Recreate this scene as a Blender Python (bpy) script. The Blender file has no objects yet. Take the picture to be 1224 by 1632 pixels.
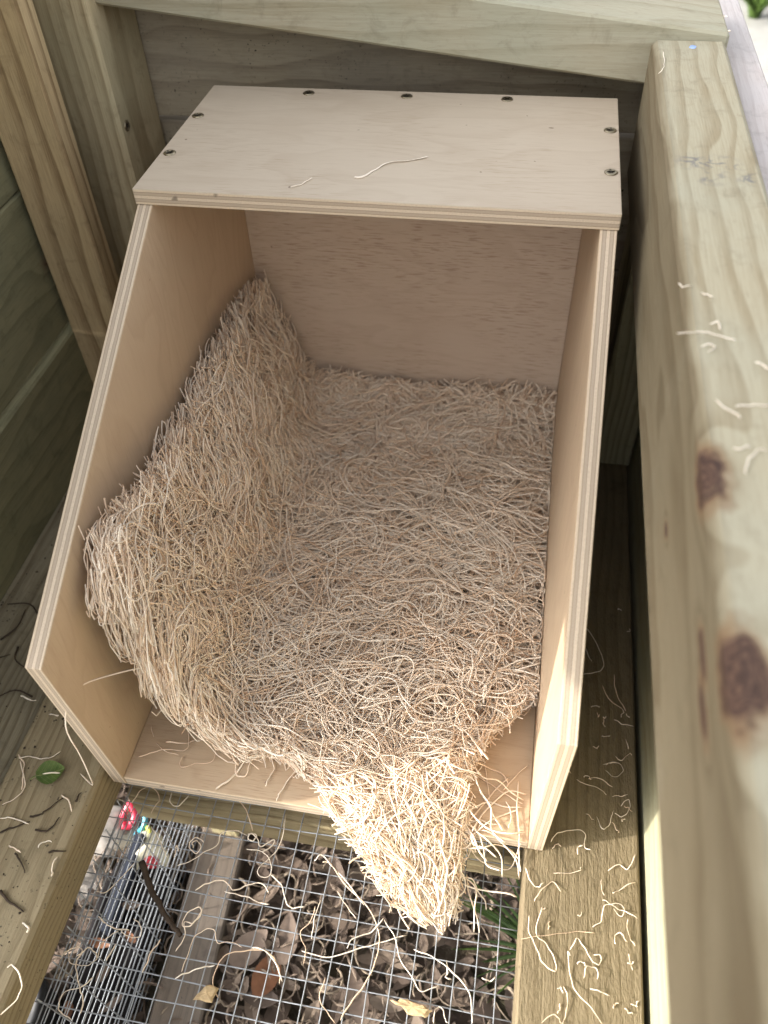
import bpy, bmesh, math, random
import numpy as np
from mathutils import Vector, Matrix
random.seed(7); RNG = np.random.default_rng(11)
R = math.radians
MM = 0.001
scene = bpy.context.scene
col = scene.collection

# ------------------------------------------------------------------ camera
cam_d = bpy.data.cameras.new('camera'); cam = bpy.data.objects.new('camera', cam_d); col.objects.link(cam)
Mx = Matrix(((0.9843973613, -0.1049251803, 0.1412534655),
             (0.1725538927, 0.7328158393, -0.6581839407),
             (-0.0344527082, 0.6722883699, 0.7394872268))).to_4x4()
Mx.translation = Vector((295.385, -247.246, 638.297)) * MM
cam.matrix_world = Mx
cam_d.sensor_fit = 'HORIZONTAL'; cam_d.sensor_width = 36.0; cam_d.lens = 36.0 * 1308.83 / 1224.0
cam_d.clip_start = 0.01; cam_d.clip_end = 500
cam_d.dof.use_dof = True; cam_d.dof.focus_distance = 0.64; cam_d.dof.aperture_fstop = 8.0
scene.camera = cam

# ------------------------------------------------------------------ sky and sun
SUN_AZ = R(250.6); SUN_EL = R(21)
world = bpy.data.worlds.new('World'); scene.world = world; world.use_nodes = True
wn = world.node_tree.nodes; wl = world.node_tree.links; wn.clear()
sky = wn.new('ShaderNodeTexSky'); sky.sky_type = 'NISHITA'; sky.sun_disc = False
sky.sun_elevation = SUN_EL; sky.sun_rotation = SUN_AZ; sky.dust_density = 4.0; sky.air_density = 1.0
hs = wn.new('ShaderNodeHueSaturation'); hs.inputs['Saturation'].default_value = 0.16
bg = wn.new('ShaderNodeBackground'); bg.inputs['Strength'].default_value = 0.15
wo = wn.new('ShaderNodeOutputWorld')
wl.new(sky.outputs[0], hs.inputs['Color']); wl.new(hs.outputs[0], bg.inputs['Color']); wl.new(bg.outputs[0], wo.inputs['Surface'])
sd = bpy.data.lights.new('sun', 'SUN'); sd.energy = 2.0; sd.angle = R(0.5); sd.color = (1.0, 0.93, 0.82)
sun = bpy.data.objects.new('sun', sd); col.objects.link(sun)
to_sun = Vector((math.sin(SUN_AZ) * math.cos(SUN_EL), math.cos(SUN_AZ) * math.cos(SUN_EL), math.sin(SUN_EL)))
sun.rotation_euler = to_sun.to_track_quat('Z', 'Y').to_euler(); sun.location = to_sun * 5
vs = scene.view_settings
vs.view_transform = 'Standard'; vs.look = 'None'; vs.gamma = 1.0; vs.exposure = 1.9; vs.use_curve_mapping = False
try:
    scene.cycles.max_bounces = 8; scene.cycles.diffuse_bounces = 5
except Exception:
    pass

# ------------------------------------------------------------------ node helpers
class NT:
    def __init__(s, name):
        s.m = bpy.data.materials.new(name); s.m.use_nodes = True
        s.n = s.m.node_tree.nodes; s.l = s.m.node_tree.links; s.n.clear()
        s.bsdf = s.n.new('ShaderNodeBsdfPrincipled'); o = s.n.new('ShaderNodeOutputMaterial')
        s.l.new(s.bsdf.outputs[0], o.inputs['Surface'])
    def put(s, sock, v):
        if hasattr(v, 'is_linked') or isinstance(v, bpy.types.NodeSocket): s.l.new(v, sock)
        else:
            try: sock.default_value = v
            except Exception: sock.default_value = (*v, 1.0)
    def math(s, op, a, b=0.0, c=0.0, clamp=False):
        n = s.n.new('ShaderNodeMath'); n.operation = op; n.use_clamp = clamp
        s.put(n.inputs[0], a); s.put(n.inputs[1], b); s.put(n.inputs[2], c); return n.outputs[0]
    def vec(s, op, a, b=(0, 0, 0)):
        n = s.n.new('ShaderNodeVectorMath'); n.operation = op
        s.put(n.inputs[0], a)
        if op == 'SCALE': s.put(n.inputs['Scale'], b)
        else: s.put(n.inputs[1], b)
        return n.outputs['Value'] if op in ('LENGTH', 'DISTANCE', 'DOT_PRODUCT') else n.outputs[0]
    def noise(s, v, scale=1.0, detail=3.0, rough=0.5, dist=0.0):
        n = s.n.new('ShaderNodeTexNoise'); s.put(n.inputs['Vector'], v)
        n.inputs['Scale'].default_value = scale; n.inputs['Detail'].default_value = detail
        n.inputs['Roughness'].default_value = rough; n.inputs['Distortion'].default_value = dist
        return n.outputs['Fac']
    def mix(s, f, a, b, blend='MIX'):
        n = s.n.new('ShaderNodeMix'); n.data_type = 'RGBA'; n.blend_type = blend
        s.put(n.inputs[0], f); s.put(n.inputs[6], c4(a)); s.put(n.inputs[7], c4(b)); return n.outputs[2]
    def ramp(s, f, stops, interp='LINEAR'):
        n = s.n.new('ShaderNodeValToRGB'); cr = n.color_ramp; cr.interpolation = interp
        while len(cr.elements) < len(stops): cr.elements.new(0.5)
        for e, (p, c) in zip(cr.elements, stops):
            e.position = p; e.color = c4(c) if not isinstance(c, (int, float)) else (c, c, c, 1)
        s.put(n.inputs[0], f); return n.outputs[0]
    def mapr(s, f, a, b, c, d):
        n = s.n.new('ShaderNodeMapRange'); n.clamp = True
        s.put(n.inputs[0], f)
        for i, x in enumerate((a, b, c, d)): n.inputs[i + 1].default_value = x
        return n.outputs[0]
    def objco(s):
        return s.n.new('ShaderNodeTexCoord').outputs['Object']
    def sep(s, v):
        n = s.n.new('ShaderNodeSeparateXYZ'); s.put(n.inputs[0], v); return n.outputs
    def comb(s, x, y, z):
        n = s.n.new('ShaderNodeCombineXYZ'); s.put(n.inputs[0], x); s.put(n.inputs[1], y); s.put(n.inputs[2], z); return n.outputs[0]
    def bump(s, h, strength, dist):
        n = s.n.new('ShaderNodeBump'); n.inputs['Strength'].default_value = strength; n.inputs['Distance'].default_value = dist
        s.put(n.inputs['Height'], h); s.l.new(n.outputs[0], s.bsdf.inputs['Normal'])
    def done(s, color, rough=0.7, spec=0.3, metal=0.0):
        s.put(s.bsdf.inputs['Base Color'], c4(color) if isinstance(color, tuple) else color)
        s.put(s.bsdf.inputs['Roughness'], rough); s.bsdf.inputs['Specular IOR Level'].default_value = spec
        s.bsdf.inputs['Metallic'].default_value = metal
        return s.m
def c4(c):
    if isinstance(c, (tuple, list)) and len(c) == 3: return (*c, 1.0)
    return c

def wood(name, axis, light, dark, center=(30, 60), spacing=7.0, tint=(0.30, 0.33, 0.20), tint_amt=0.35, seed=0.0,
         knots=(), specks=0.0, contrast=0.75, smudge=(), rough_saw=0.0, wob=9.0, brown_shade=None):
    """treated pine: growth rings about an axis parallel to the grain; object coordinates in metres"""
    t = NT(name); o = t.objco(); mm = t.vec('SCALE', o, 1000.0)
    mm = t.vec('ADD', mm, (seed * 13.7, seed * 7.3, seed * 5.1))
    p = t.sep(mm); idx = {'x': (0, 1, 2), 'y': (1, 0, 2), 'z': (2, 0, 1)}[axis]
    a, b, c = (p[i] for i in idx)
    lo = t.comb(t.math('MULTIPLY', a, 0.004), t.math('MULTIPLY', b, 0.017), t.math('MULTIPLY', c, 0.017))
    n1 = t.noise(lo, 1.0, 2.0); n2 = t.noise(t.vec('ADD', lo, (9.1, 3.3, 7.7)), 1.0, 2.0)
    b2 = t.math('ADD', b, t.math('MULTIPLY', t.math('SUBTRACT', n1, 0.5), wob * 4)); c2 = t.math('ADD', c, t.math('MULTIPLY', t.math('SUBTRACT', n2, 0.5), wob * 4))
    r = t.vec('LENGTH', t.comb(t.math('SUBTRACT', b2, center[0]), t.math('SUBTRACT', c2, center[1]), 0.0))
    kd = None
    for (kx, ky, kz, kr, ax) in knots:
        sc = [1.0, 1.0, 1.0]; sc[idx[0]] = ax
        off = (kx + seed * 13.7, ky + seed * 7.3, kz + seed * 5.1)
        d = t.vec('LENGTH', t.vec('MULTIPLY', t.vec('SUBTRACT', mm, off), tuple(sc)))
        d = t.math('DIVIDE', d, kr); kd = d if kd is None else t.math('MINIMUM', kd, d)
    if kd is not None:
        bulge = t.mapr(kd, 0.7, 3.2, 1.0, 0.0)
        r = t.math('ADD', r, t.math('MULTIPLY', t.math('MULTIPLY', bulge, bulge), spacing * 1.6))
    ring = t.math('FRACT', t.math('DIVIDE', r, spacing))
    ringc = t.ramp(ring, [(0.0, 0.0), (0.45, 0.12), (0.78, 0.85), (0.92, 1.0), (1.0, 0.0)])
    fine = t.noise(t.comb(t.math('MULTIPLY', a, 0.03), t.math('MULTIPLY', b, 0.9), t.math('MULTIPLY', c, 0.9)), 1.0, 3.0, 0.6)
    blot = t.noise(t.vec('SCALE', mm, 0.011), 1.0, 3.0, 0.55)
    f = t.math('MULTIPLY', ringc, contrast); f = t.math('ADD', f, t.mapr(fine, 0.3, 0.75, -0.2, 0.42), clamp=True)
    colr = t.mix(f, light, dark)
    colr = t.mix(t.mapr(blot, 0.35, 0.7, 0.0, tint_amt), colr, tint)
    if brown_shade is not None:  # browner wood towards low local x, with that side's shade painted in
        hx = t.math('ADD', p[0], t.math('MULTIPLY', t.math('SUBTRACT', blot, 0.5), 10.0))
        colr = t.mix(t.mapr(hx, brown_shade[0] + seed * 13.7, brown_shade[1] + seed * 13.7, 0.9, 0.0), colr, t.mix(f, brown_shade[2], brown_shade[3]))
    fl = t.noise(t.comb(t.math('MULTIPLY', a, 0.06), t.math('MULTIPLY', b, 0.35), t.math('MULTIPLY', c, 0.35)), 1.0, 4.0, 0.65)
    colr = t.mix(t.mapr(fl, 0.55, 0.78, 0.0, 0.35), colr, tuple(x * 0.55 for x in dark))
    if kd is not None:
        kn = t.noise(t.vec('SCALE', mm, 0.12), 1.0, 3.0)
        kk = t.math('ADD', kd, t.math('MULTIPLY', t.math('SUBTRACT', kn, 0.5), 1.1))
        krg = t.math('FRACT', t.math('MULTIPLY', kk, 4.5))
        colr = t.mix(t.mapr(kk, 1.0, 1.45, 0.8, 0.0), colr, (0.20, 0.125, 0.07))
        colr = t.mix(t.mapr(kk, 0.8, 1.05, 0.95, 0.0), colr, t.mix(krg, (0.035, 0.02, 0.018), (0.12, 0.07, 0.05)))
    for (kx, ky, kz, kr) in smudge:
        d = t.vec('DISTANCE', mm, (kx + seed * 13.7, ky + seed * 7.3, kz + seed * 5.1))
        sn = t.noise(t.vec('SCALE', mm, 0.09), 1.0, 4.0, 0.6, 1.5)
        m1 = t.math('MULTIPLY', t.mapr(d, kr * 0.3, kr, 1.0, 0.0), t.mapr(sn, 0.48, 0.62, 0.0, 0.75))
        colr = t.mix(m1, colr, (0.13, 0.13, 0.14))
    if specks > 0:
        sp = t.noise(t.vec('SCALE', mm, 0.35), 1.0, 2.0, 0.5); big = t.noise(t.vec('SCALE', mm, 0.02), 1.0, 2.0)
        m1 = t.math('MULTIPLY', t.mapr(sp, 0.66, 0.72, 0.0, 1.0), t.mapr(big, 0.42, 0.62, 0.0, specks))
        colr = t.mix(m1, colr, (0.022, 0.016, 0.013))
    gr = t.noise(t.vec('SCALE', mm, 0.045), 1.0, 5.0, 0.7, 0.6)
    colr = t.mix(t.mapr(gr, 0.55, 0.8, 0.0, 0.45), colr, tuple(x * 0.45 for x in dark))
    h = t.math('ADD', t.math('ADD', t.math('MULTIPLY', fine, 0.8), t.math('MULTIPLY', ringc, 0.25)), t.math('MULTIPLY', gr, 0.35))
    if rough_saw > 0:
        rs = t.noise(t.comb(t.math('MULTIPLY', a, 0.16), t.math('MULTIPLY', b, 0.5), t.math('MULTIPLY', c, 0.5)), 1.0, 4.0, 0.6)
        h = t.math('ADD', h, t.math('MULTIPLY', rs, rough_saw))
    t.bump(h, 0.55, 0.0006 if rough_saw == 0 else 0.0012)
    return t.done(colr, 0.78, 0.2)

def plywood(name, thick, grain, base=(0.53, 0.405, 0.28), dark=(0.34, 0.225, 0.14), seed=0.0, dashes=0.5):
    """rotary-cut veneer on the two faces, five plies on the edges; thick / grain = axis letters; local coords, thickness 0..12 mm"""
    t = NT(name); o = t.objco(); mm = t.vec('SCALE', o, 1000.0); q = t.sep(mm)
    ax = 'xyz'.index(thick); g = 'xyz'.index(grain); w = 3 - ax - g
    a, b, th = q[g], q[w], q[ax]
    sp = t.comb(t.math('ADD', t.math('MULTIPLY', a, 0.0045), seed * 3.1), t.math('ADD', t.math('MULTIPLY', b, 0.016), seed), 0.0)
    n1 = t.noise(sp, 1.0, 2.5, 0.5, 0.4)
    cont = t.math('FRACT', t.math('MULTIPLY', n1, 9.0))
    figure = t.ramp(cont, [(0.0, 0.0), (0.55, 0.25), (0.85, 0.8), (1.0, 0.0)])
    sp2 = t.comb(t.math('ADD', t.math('MULTIPLY', a, 0.055), seed), t.math('MULTIPLY', b, 0.75), 0.0)
    dash = t.noise(sp2, 1.0, 2.0, 0.5); reg = t.noise(t.vec('SCALE', mm, 0.012), 1.0, 2.0)
    dm = t.math('MULTIPLY', t.mapr(dash, 0.55, 0.65, 0.0, dashes), t.mapr(reg, 0.36, 0.6, 0.08, 1.0))
    fib = t.noise(t.comb(t.math('MULTIPLY', a, 0.02), t.math('MULTIPLY', b, 1.3), 0.0), 1.0, 3.0, 0.6)
    c = t.mix(t.math('MULTIPLY', figure, 0.6), base, tuple(0.5 * x + 0.5 * y for x, y in zip(base, dark)))
    c = t.mix(t.mapr(fib, 0.35, 0.75, 0.0, 0.35), c, tuple(0.55 * x + 0.45 * y for x, y in zip(base, dark)))
    c = t.mix(dm, c, dark)
    bl = t.noise(t.vec('SCALE', mm, 0.008), 1.0, 2.0)
    c = t.mix(t.mapr(bl, 0.4, 0.68, 0.0, 0.3), c, (base[0] * 1.08, base[1] * 1.1, base[2] * 1.12))
    st = t.noise(t.vec('ADD', t.comb(t.math('MULTIPLY', a, 0.010), t.math('MULTIPLY', b, 0.022), 0.0), (seed * 2.3, 4.0, seed)), 1.0, 4.0, 0.6)
    c = t.mix(t.mapr(st, 0.53, 0.66, 0.0, 0.35), c, tuple(0.62 * x + 0.38 * y for x, y in zip(base, dark)))
    tiny = t.noise(t.vec('SCALE', mm, 0.10), 1.0, 1.0)
    c = t.mix(t.mapr(tiny, 0.79, 0.81, 0.0, 0.7), c, (0.10, 0.06, 0.04))
    # edges: plies
    en = t.noise(t.vec('SCALE', mm, 0.06), 1.0, 3.0)
    tt = t.math('ADD', t.math('DIVIDE', th, 12.0), t.math('MULTIPLY', t.math('SUBTRACT', en, 0.5), 0.05))
    lay = t.ramp(tt, [(0.0, (0.66, 0.54, 0.40)), (0.17, (0.30, 0.22, 0.16)), (0.20, (0.47, 0.38, 0.29)), (0.385, (0.27, 0.20, 0.15)), (0.41, (0.66, 0.55, 0.42)),
                      (0.60, (0.30, 0.22, 0.16)), (0.625, (0.47, 0.38, 0.29)), (0.80, (0.27, 0.2, 0.15)), (0.83, (0.67, 0.56, 0.42))], 'CONSTANT')
    endg = t.noise(t.vec('SCALE', mm, 0.9), 1.0, 2.0)
    lay = t.mix(t.mapr(endg, 0.4, 0.8, 0.0, 0.4), lay, (0.36, 0.28, 0.21))
    eb = t.noise(t.vec('SCALE', mm, 0.05), 1.0, 1.0)
    lay = t.mix(t.math('MULTIPLY', t.mapr(eb, 0.74, 0.78, 0.0, 0.6), t.mapr(tt, 0.38, 0.42, 0.0, 1.0)), lay, (0.06, 0.04, 0.03))
    nrm = t.sep(t.n.new('ShaderNodeTexCoord').outputs['Normal'])[ax]
    isface = t.math('GREATER_THAN', t.math('ABSOLUTE', nrm), 0.6)
    c = t.mix(isface, lay, c)
    t.bump(t.math('ADD', fib, t.math('MULTIPLY', dm, -0.8)), 0.25, 0.0004)
    return t.done(c, 0.55, 0.3)

def plain(name, color, rough=0.6, metal=0.0, var=0.25, scale=0.05, spec=0.3, dark=None):
    t = NT(name); mm = t.vec('SCALE', t.objco(), 1000.0)
    n = t.noise(mm, scale, 4.0, 0.6)
    c = t.mix(t.mapr(n, 0.3, 0.7, 0.0, 1.0), tuple(x * (1 - var) for x in color) if dark is None else dark, tuple(min(1, x * (1 + var * 0.5)) for x in color))
    return t.done(c, rough, spec, metal)

def fibre_mat(name, a=(0.60, 0.415, 0.275), b=(0.95, 0.87, 0.75), trans=0.25):
    t = NT(name); at = t.n.new('ShaderNodeAttribute'); at.attribute_name = 'tone'
    f = at.outputs['Fac']
    c = t.ramp(f, [(0.0, (0.30, 0.18, 0.11)), (0.012, (0.40, 0.25, 0.15)), (0.02, a), (0.45, (0.87, 0.70, 0.535)), (1.0, b)])
    n = t.noise(t.vec('SCALE', t.objco(), 1000.0), 0.25, 2.0)
    c = t.mix(t.mapr(n, 0.35, 0.75, 0.0, 0.22), c, (0.74, 0.56, 0.41))
    return t.done(c, 0.6, 0.25)

M = {}
M['fibre'] = fibre_mat('wood_fibre')
M['ply_side_l'] = plywood('plywood_side', 'x', 'z', seed=1.0, dashes=0.25)
M['ply_side_r'] = plywood('plywood_side_right', 'x', 'z', seed=5.0, dashes=0.3)
M['ply_back'] = plywood('plywood_back', 'y', 'x', base=(0.55, 0.44, 0.345), dark=(0.34, 0.235, 0.165), seed=2.0, dashes=1.0)
M['ply_floor'] = plywood('plywood_floor', 'z', 'x', seed=3.3)
M['ply_lid'] = plywood('plywood_lid', 'z', 'x', base=(0.52, 0.44, 0.345), dark=(0.35, 0.26, 0.18), seed=8.0)
GL = (0.50, 0.43, 0.28); GD = (0.27, 0.205, 0.11)
M['screw'] = plain('screw_steel', (0.36, 0.31, 0.22), 0.28, 0.9, 0.4, 0.6, 0.5)
M['screw_dark'] = plain('screw_recess', (0.06, 0.05, 0.04), 0.35, 0.8, 0.3)
M['wire'] = plain('galvanised_wire', (0.37, 0.395, 0.43), 0.45, 0.35, 0.25, 0.08, 0.5)
M['twig'] = plain('dark_twig', (0.055, 0.038, 0.026), 0.85, 0, 0.5, 0.2)
def leaf_mat():
    t = NT('green_leaf'); mm = t.vec('SCALE', t.objco(), 1000.0); q = t.sep(mm); ay = t.math('ABSOLUTE', q[1])
    v = t.math('ABSOLUTE', t.math('SUBTRACT', t.math('FRACT', t.math('DIVIDE', t.math('SUBTRACT', q[0], t.math('MULTIPLY', ay, 0.8)), 3.6)), 0.5))
    vein = t.math('MAXIMUM', t.mapr(v, 0.0, 0.10, 0.55, 0.0), t.mapr(ay, 0.25, 0.6, 0.9, 0.0)); n = t.noise(mm, 0.15, 4.0)
    c = t.mix(t.mapr(n, 0.3, 0.7, 0, 1), (0.05, 0.095, 0.018), (0.11, 0.16, 0.035)); c = t.mix(vein, c, (0.19, 0.23, 0.08)); t.bump(vein, 0.6, 0.0005)
    return t.done(c, 0.45, 0.4)
M['leaf_green'] = leaf_mat()
M['grass'] = plain('grass_blade', (0.10, 0.17, 0.035), 0.5, 0, 0.4, 0.06, 0.4)

# ------------------------------------------------------------------ object helpers
def link(o, parent=None):
    col.objects.link(o)
    if parent is not None: o.parent = parent
    return o
def tag(o, label=None, cat=None, group=None, kind=None):
    if label: o['label'] = label
    if cat: o['category'] = cat
    if group: o['group'] = group
    if kind: o['kind'] = kind
    return o
def empty(name, loc_mm, label=None, cat=None, group=None):
    o = bpy.data.objects.new(name, None); o.empty_display_size = 0.02; link(o)
    o.location = Vector(loc_mm) * MM
    return tag(o, label, cat, group)
def mesh_obj(name, verts, faces, mat, parent=None, origin=(0, 0, 0), smooth=False, tone=None):
    """verts in mm (world); origin in mm (world) becomes the object's origin"""
    org = np.asarray(origin, float); v = (np.asarray(verts, float) - org) * MM
    me = bpy.data.meshes.new(name); me.from_pydata(v.tolist(), [], [tuple(int(i) for i in f) for f in faces])
    if smooth: me.polygons.foreach_set('use_smooth', [True] * len(me.polygons))
    if mat: me.materials.append(mat)
    if tone is not None:
        at = me.attributes.new('tone', 'FLOAT', 'POINT'); at.data.foreach_set('value', np.full(len(v), tone, np.float32) if np.isscalar(tone) else np.asarray(tone, np.float32))
    me.update()
    o = bpy.data.objects.new(name, me); link(o, parent)
    pw = np.array(parent.location) * 1000 if parent is not None else np.zeros(3)
    if parent is not None and parent.parent is not None: pw = pw + np.array(parent.parent.location) * 1000
    o.location = Vector(((org - pw) * MM).tolist())
    return o
def cbox(lo, hi, c=1.0):
    """chamfered box: 24 verts, 44 triangles"""
    lo = np.array(lo, float); hi = np.array(hi, float); V = []; key = {}
    for sx in (0, 1):
        for sy in (0, 1):
            for sz in (0, 1):
                s = np.array((sx, sy, sz)); p = np.where(s == 1, hi, lo); inn = np.where(s == 1, -c, c)
                for ax in range(3):
                    q = p + inn; q[ax] = p[ax]; key[(sx, sy, sz, ax)] = len(V); V.append(q)
    F = []
    for ax in range(3):
        o1, o2 = [i for i in range(3) if i != ax]
        for s in (0, 1):
            quad = []
            for (u, w) in ((0, 0), (1, 0), (1, 1), (0, 1)):
                k = [0, 0, 0]; k[ax] = s; k[o1] = u; k[o2] = w; quad.append(key[(*k, ax)])
            F.append(quad)
        for u in (0, 1):
            for w in (0, 1):
                k0 = [0, 0, 0]; k0[o1] = u; k0[o2] = w; k1 = list(k0); k1[ax] = 1
                F.append([key[(*k0, o1)], key[(*k1, o1)], key[(*k1, o2)], key[(*k0, o2)]])
    for sx in (0, 1):
        for sy in (0, 1):
            for sz in (0, 1): F.append([key[(sx, sy, sz, a)] for a in range(3)])
    V = np.array(V); cen = V.mean(0); G = []
    for f in F:
        p = V[f]; n = np.cross(p[1] - p[0], p[2] - p[0])
        G.append(f if np.dot(n, p.mean(0) - cen) > 0 else f[::-1])
    return V, G
def timber(name, lo, hi, mat, parent=None, c=1.5, shear=None, origin=None):
    V, F = cbox(lo, hi, c)
    if shear is not None: V = shear(V)
    org = origin if origin is not None else ((lo[0] + hi[0]) / 2, (lo[1] + hi[1]) / 2, lo[2])
    return mesh_obj(name, V, F, mat, parent, org)
def tube(P, r, n=6, taper=None):
    P = np.asarray(P, float); K = len(P); T = np.gradient(P, axis=0); T /= np.linalg.norm(T, axis=1)[:, None] + 1e-9
    ref = np.array((0, 0, 1.0)) if abs(T[:, 2]).mean() < 0.8 else np.array((1.0, 0, 0))
    A = np.cross(T, ref); A /= np.linalg.norm(A, axis=1)[:, None] + 1e-9; B = np.cross(A, T)
    rr = np.full(K, r, float) if taper is None else r * np.asarray(taper)
    V = []; F = []
    for k in range(K):
        for j in range(n):
            an = 2 * math.pi * j / n; V.append(P[k] + rr[k] * (math.cos(an) * A[k] + math.sin(an) * B[k]))
    for k in range(K - 1):
        for j in range(n):
            F.append((k * n + j, k * n + (j + 1) % n, (k + 1) * n + (j + 1) % n, (k + 1) * n + j))
    F.append(tuple(range(n))[::-1]); F.append(tuple((K - 1) * n + j for j in range(n)))
    return np.array(V), F
def smooth_path(P, per=5):
    P = np.asarray(P, float)
    Q = np.vstack([2 * P[0] - P[1], P, 2 * P[-1] - P[-2]]); out = []
    for i in range(1, len(Q) - 2):
        p0, p1, p2, p3 = Q[i - 1:i + 3]
        for t in np.linspace(0, 1, per, endpoint=False):
            out.append(0.5 * ((2 * p1) + (-p0 + p2) * t + (2 * p0 - 5 * p1 + 4 * p2 - p3) * t * t + (-p0 + 3 * p1 - 3 * p2 + p3) * t ** 3))
    out.append(P[-1]); return np.array(out)
def ribbon(P, w=1.4, th=0.75, twist=0.0):
    """closed three-sided wood-wool strand, tapered at the ends"""
    P = np.asarray(P, float); K = len(P); T = np.gradient(P, axis=0); T /= np.linalg.norm(T, axis=1)[:, None] + 1e-9
    up = np.tile((0, 0, 1.0), (K, 1)); A = np.cross(T, up); A /= np.linalg.norm(A, axis=1)[:, None] + 1e-6; B = np.cross(A, T)
    an = twist * np.sin(np.linspace(0, 5, K) + P[0, 0]); ca, sa = np.cos(an)[:, None], np.sin(an)[:, None]
    A, B = A * ca + B * sa, B * ca - A * sa
    tp = np.clip(np.minimum(np.arange(K) + 0.6, K - 0.4 - np.arange(K)) / 1.6, 0.35, 1)[:, None]
    V = np.stack([P - A * w / 2 * tp, P + A * w / 2 * tp, P + B * th * tp], 1).reshape(-1, 3)
    F = []
    for k in range(K - 1):
        for j in range(3): F.append((k * 3 + j, k * 3 + (j + 1) % 3, k * 3 + 3 + (j + 1) % 3, k * 3 + 3 + j))
    F += [(2, 1, 0), (3 * K - 3, 3 * K - 2, 3 * K - 1)]
    return V, F
# ------------------------------------------------------------------ ground
GZ = -300.0
def build_ground():
    t = NT('leafy_soil'); mm = t.vec('SCALE', t.objco(), 1000.0)
    n1 = t.noise(mm, 0.03, 6.0, 0.65); n2 = t.noise(mm, 0.004, 3.0, 0.5); n3 = t.noise(mm, 0.25, 4.0, 0.6)
    c = t.mix(t.mapr(n1, 0.3, 0.7, 0, 1), (0.055, 0.042, 0.034), (0.15, 0.115, 0.09))
    c = t.mix(t.mapr(n3, 0.55, 0.75, 0, 0.6), c, (0.24, 0.19, 0.15))
    c = t.mix(t.mapr(n2, 0.45, 0.7, 0, 0.4), c, (0.08, 0.09, 0.04))
    t.bump(n1, 0.8, 0.012); m = t.done(c, 0.95, 0.1)
    xs = np.unique(np.concatenate([np.linspace(-60000, -1500, 8), np.linspace(-1500, 1800, 67), np.linspace(1800, 60000, 8)]))
    ys = np.unique(np.concatenate([np.linspace(-60000, -1500, 8), np.linspace(-1500, 3500, 101), np.linspace(3500, 60000, 8)]))
    X, Y = np.meshgrid(xs, ys, indexing='ij')
    Z = GZ - 4 + 3 * np.sin(X * 0.021 + 1) * np.cos(Y * 0.017) + 3 * np.sin(X * 0.051 + Y * 0.043)
    V = np.stack([X, Y, Z], -1).reshape(-1, 3); ny = len(ys); F = []
    for i in range(len(xs) - 1):
        for j in range(ny - 1): F.append((i * ny + j, (i + 1) * ny + j, (i + 1) * ny + j + 1, i * ny + j + 1))
    tag(mesh_obj('ground', V, F, m, None, (0, 0, GZ), True), kind='structure')
    pv = plain('pale_concrete', (0.36, 0.35, 0.33), 0.9, 0, 0.25, 0.01)
    V, F = cbox((640, 1500, GZ - 40), (2600, 9000, GZ + 8), 6)
    tag(mesh_obj('path', V, F, pv, None, (1600, 5000, GZ)), kind='structure')
build_ground()

# ------------------------------------------------------------------ timber frame of the coop
W_rail_l = wood('pine_floor_rail', 'y', (0.34, 0.275, 0.17), (0.20, 0.15, 0.085), (30, -20), 5.5, seed=1, specks=1.0, tint=(0.19, 0.165, 0.11), tint_amt=0.5, rough_saw=0.5)
timber_l = timber('floor_rail', (-83, -460, -42), (-4, 440, 8), W_rail_l, c=3.0)
tag(timber_l, 'speckled treated-pine floor rail with twigs and a green leaf, left of the nest box', 'timber rail', 'floor rails beside the nest box')
W_rail_o = wood('pine_outer_rail', 'y', (0.27, 0.235, 0.16), (0.13, 0.10, 0.06), (10, 50), 7, seed=3, specks=0.8, tint=(0.14, 0.12, 0.08), tint_amt=0.6, rough_saw=0.6)
tag(timber('bottom_plate', (-178, -460, -50), (-85.5, 412, 2), W_rail_o, c=3.0),
    'dark dirty bottom plate along the foot of the left plank wall', 'timber rail')
W_rail_r = wood('pine_floor_rail_rough', 'y', (0.25, 0.20, 0.125), (0.14, 0.105, 0.058), (-20, 90), 9, seed=5, specks=0.5, tint=(0.15, 0.12, 0.075), tint_amt=0.5, rough_saw=2.6, contrast=0.5)
tag(timber('floor_rail', (341, -460, -50), (427, 620, -12.3), W_rail_r, c=1.5),
    'rough-sawn floor rail strewn with pale shavings, right of the nest box', 'timber rail', 'floor rails beside the nest box')
W_cross = wood('pine_cross_rail', 'x', (0.36, 0.30, 0.18), (0.20, 0.15, 0.08), (-30, 40), 6, seed=6, specks=0.4, rough_saw=0.8, tint=(0.2, 0.17, 0.1))
tag(timber('cross_rail', (-4, 6, -102), (345, 52, -55), W_cross, c=1.5), 'timber cross rail under the wire mesh, below the box front', 'timber rail')

W_brown = wood('pine_brown_post', 'z', (0.46, 0.345, 0.195), (0.19, 0.12, 0.058), (60, -42), 11, seed=8, tint=(0.33, 0.27, 0.16), tint_amt=0.35, contrast=0.8, wob=5)
tag(timber('wall_post', (-177.5, 414, 2.5), (-118, 440, 620), W_brown, c=2.5), 'brown striped upright post against the left plank wall', 'timber post', 'upright posts')
W_green = wood('pine_green_post', 'z', (0.50, 0.415, 0.265), (0.26, 0.195, 0.105), (-38, 60), 12, seed=10, tint=(0.37, 0.34, 0.22), tint_amt=0.55, contrast=0.7, wob=6)
post2 = empty('corner_post', (-115, 530, -60), 'greenish upright corner post with one dark screw, left behind the box lid', 'timber post', 'upright posts')
timber('post_timber', (-176, 486, -60), (-97, 575, 620), W_green, post2, c=3.0)
W_rpost = wood('pine_right_post', 'z', (0.33, 0.30, 0.20), (0.16, 0.13, 0.08), (20, 40), 8, seed=12, tint=(0.2, 0.2, 0.14), contrast=0.7)
tag(timber('corner_post', (387, 437, -12), (429, 527, 286), W_rpost, c=2.0), 'dim upright post in the gap right of the nest box', 'timber post', 'upright posts')

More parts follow.
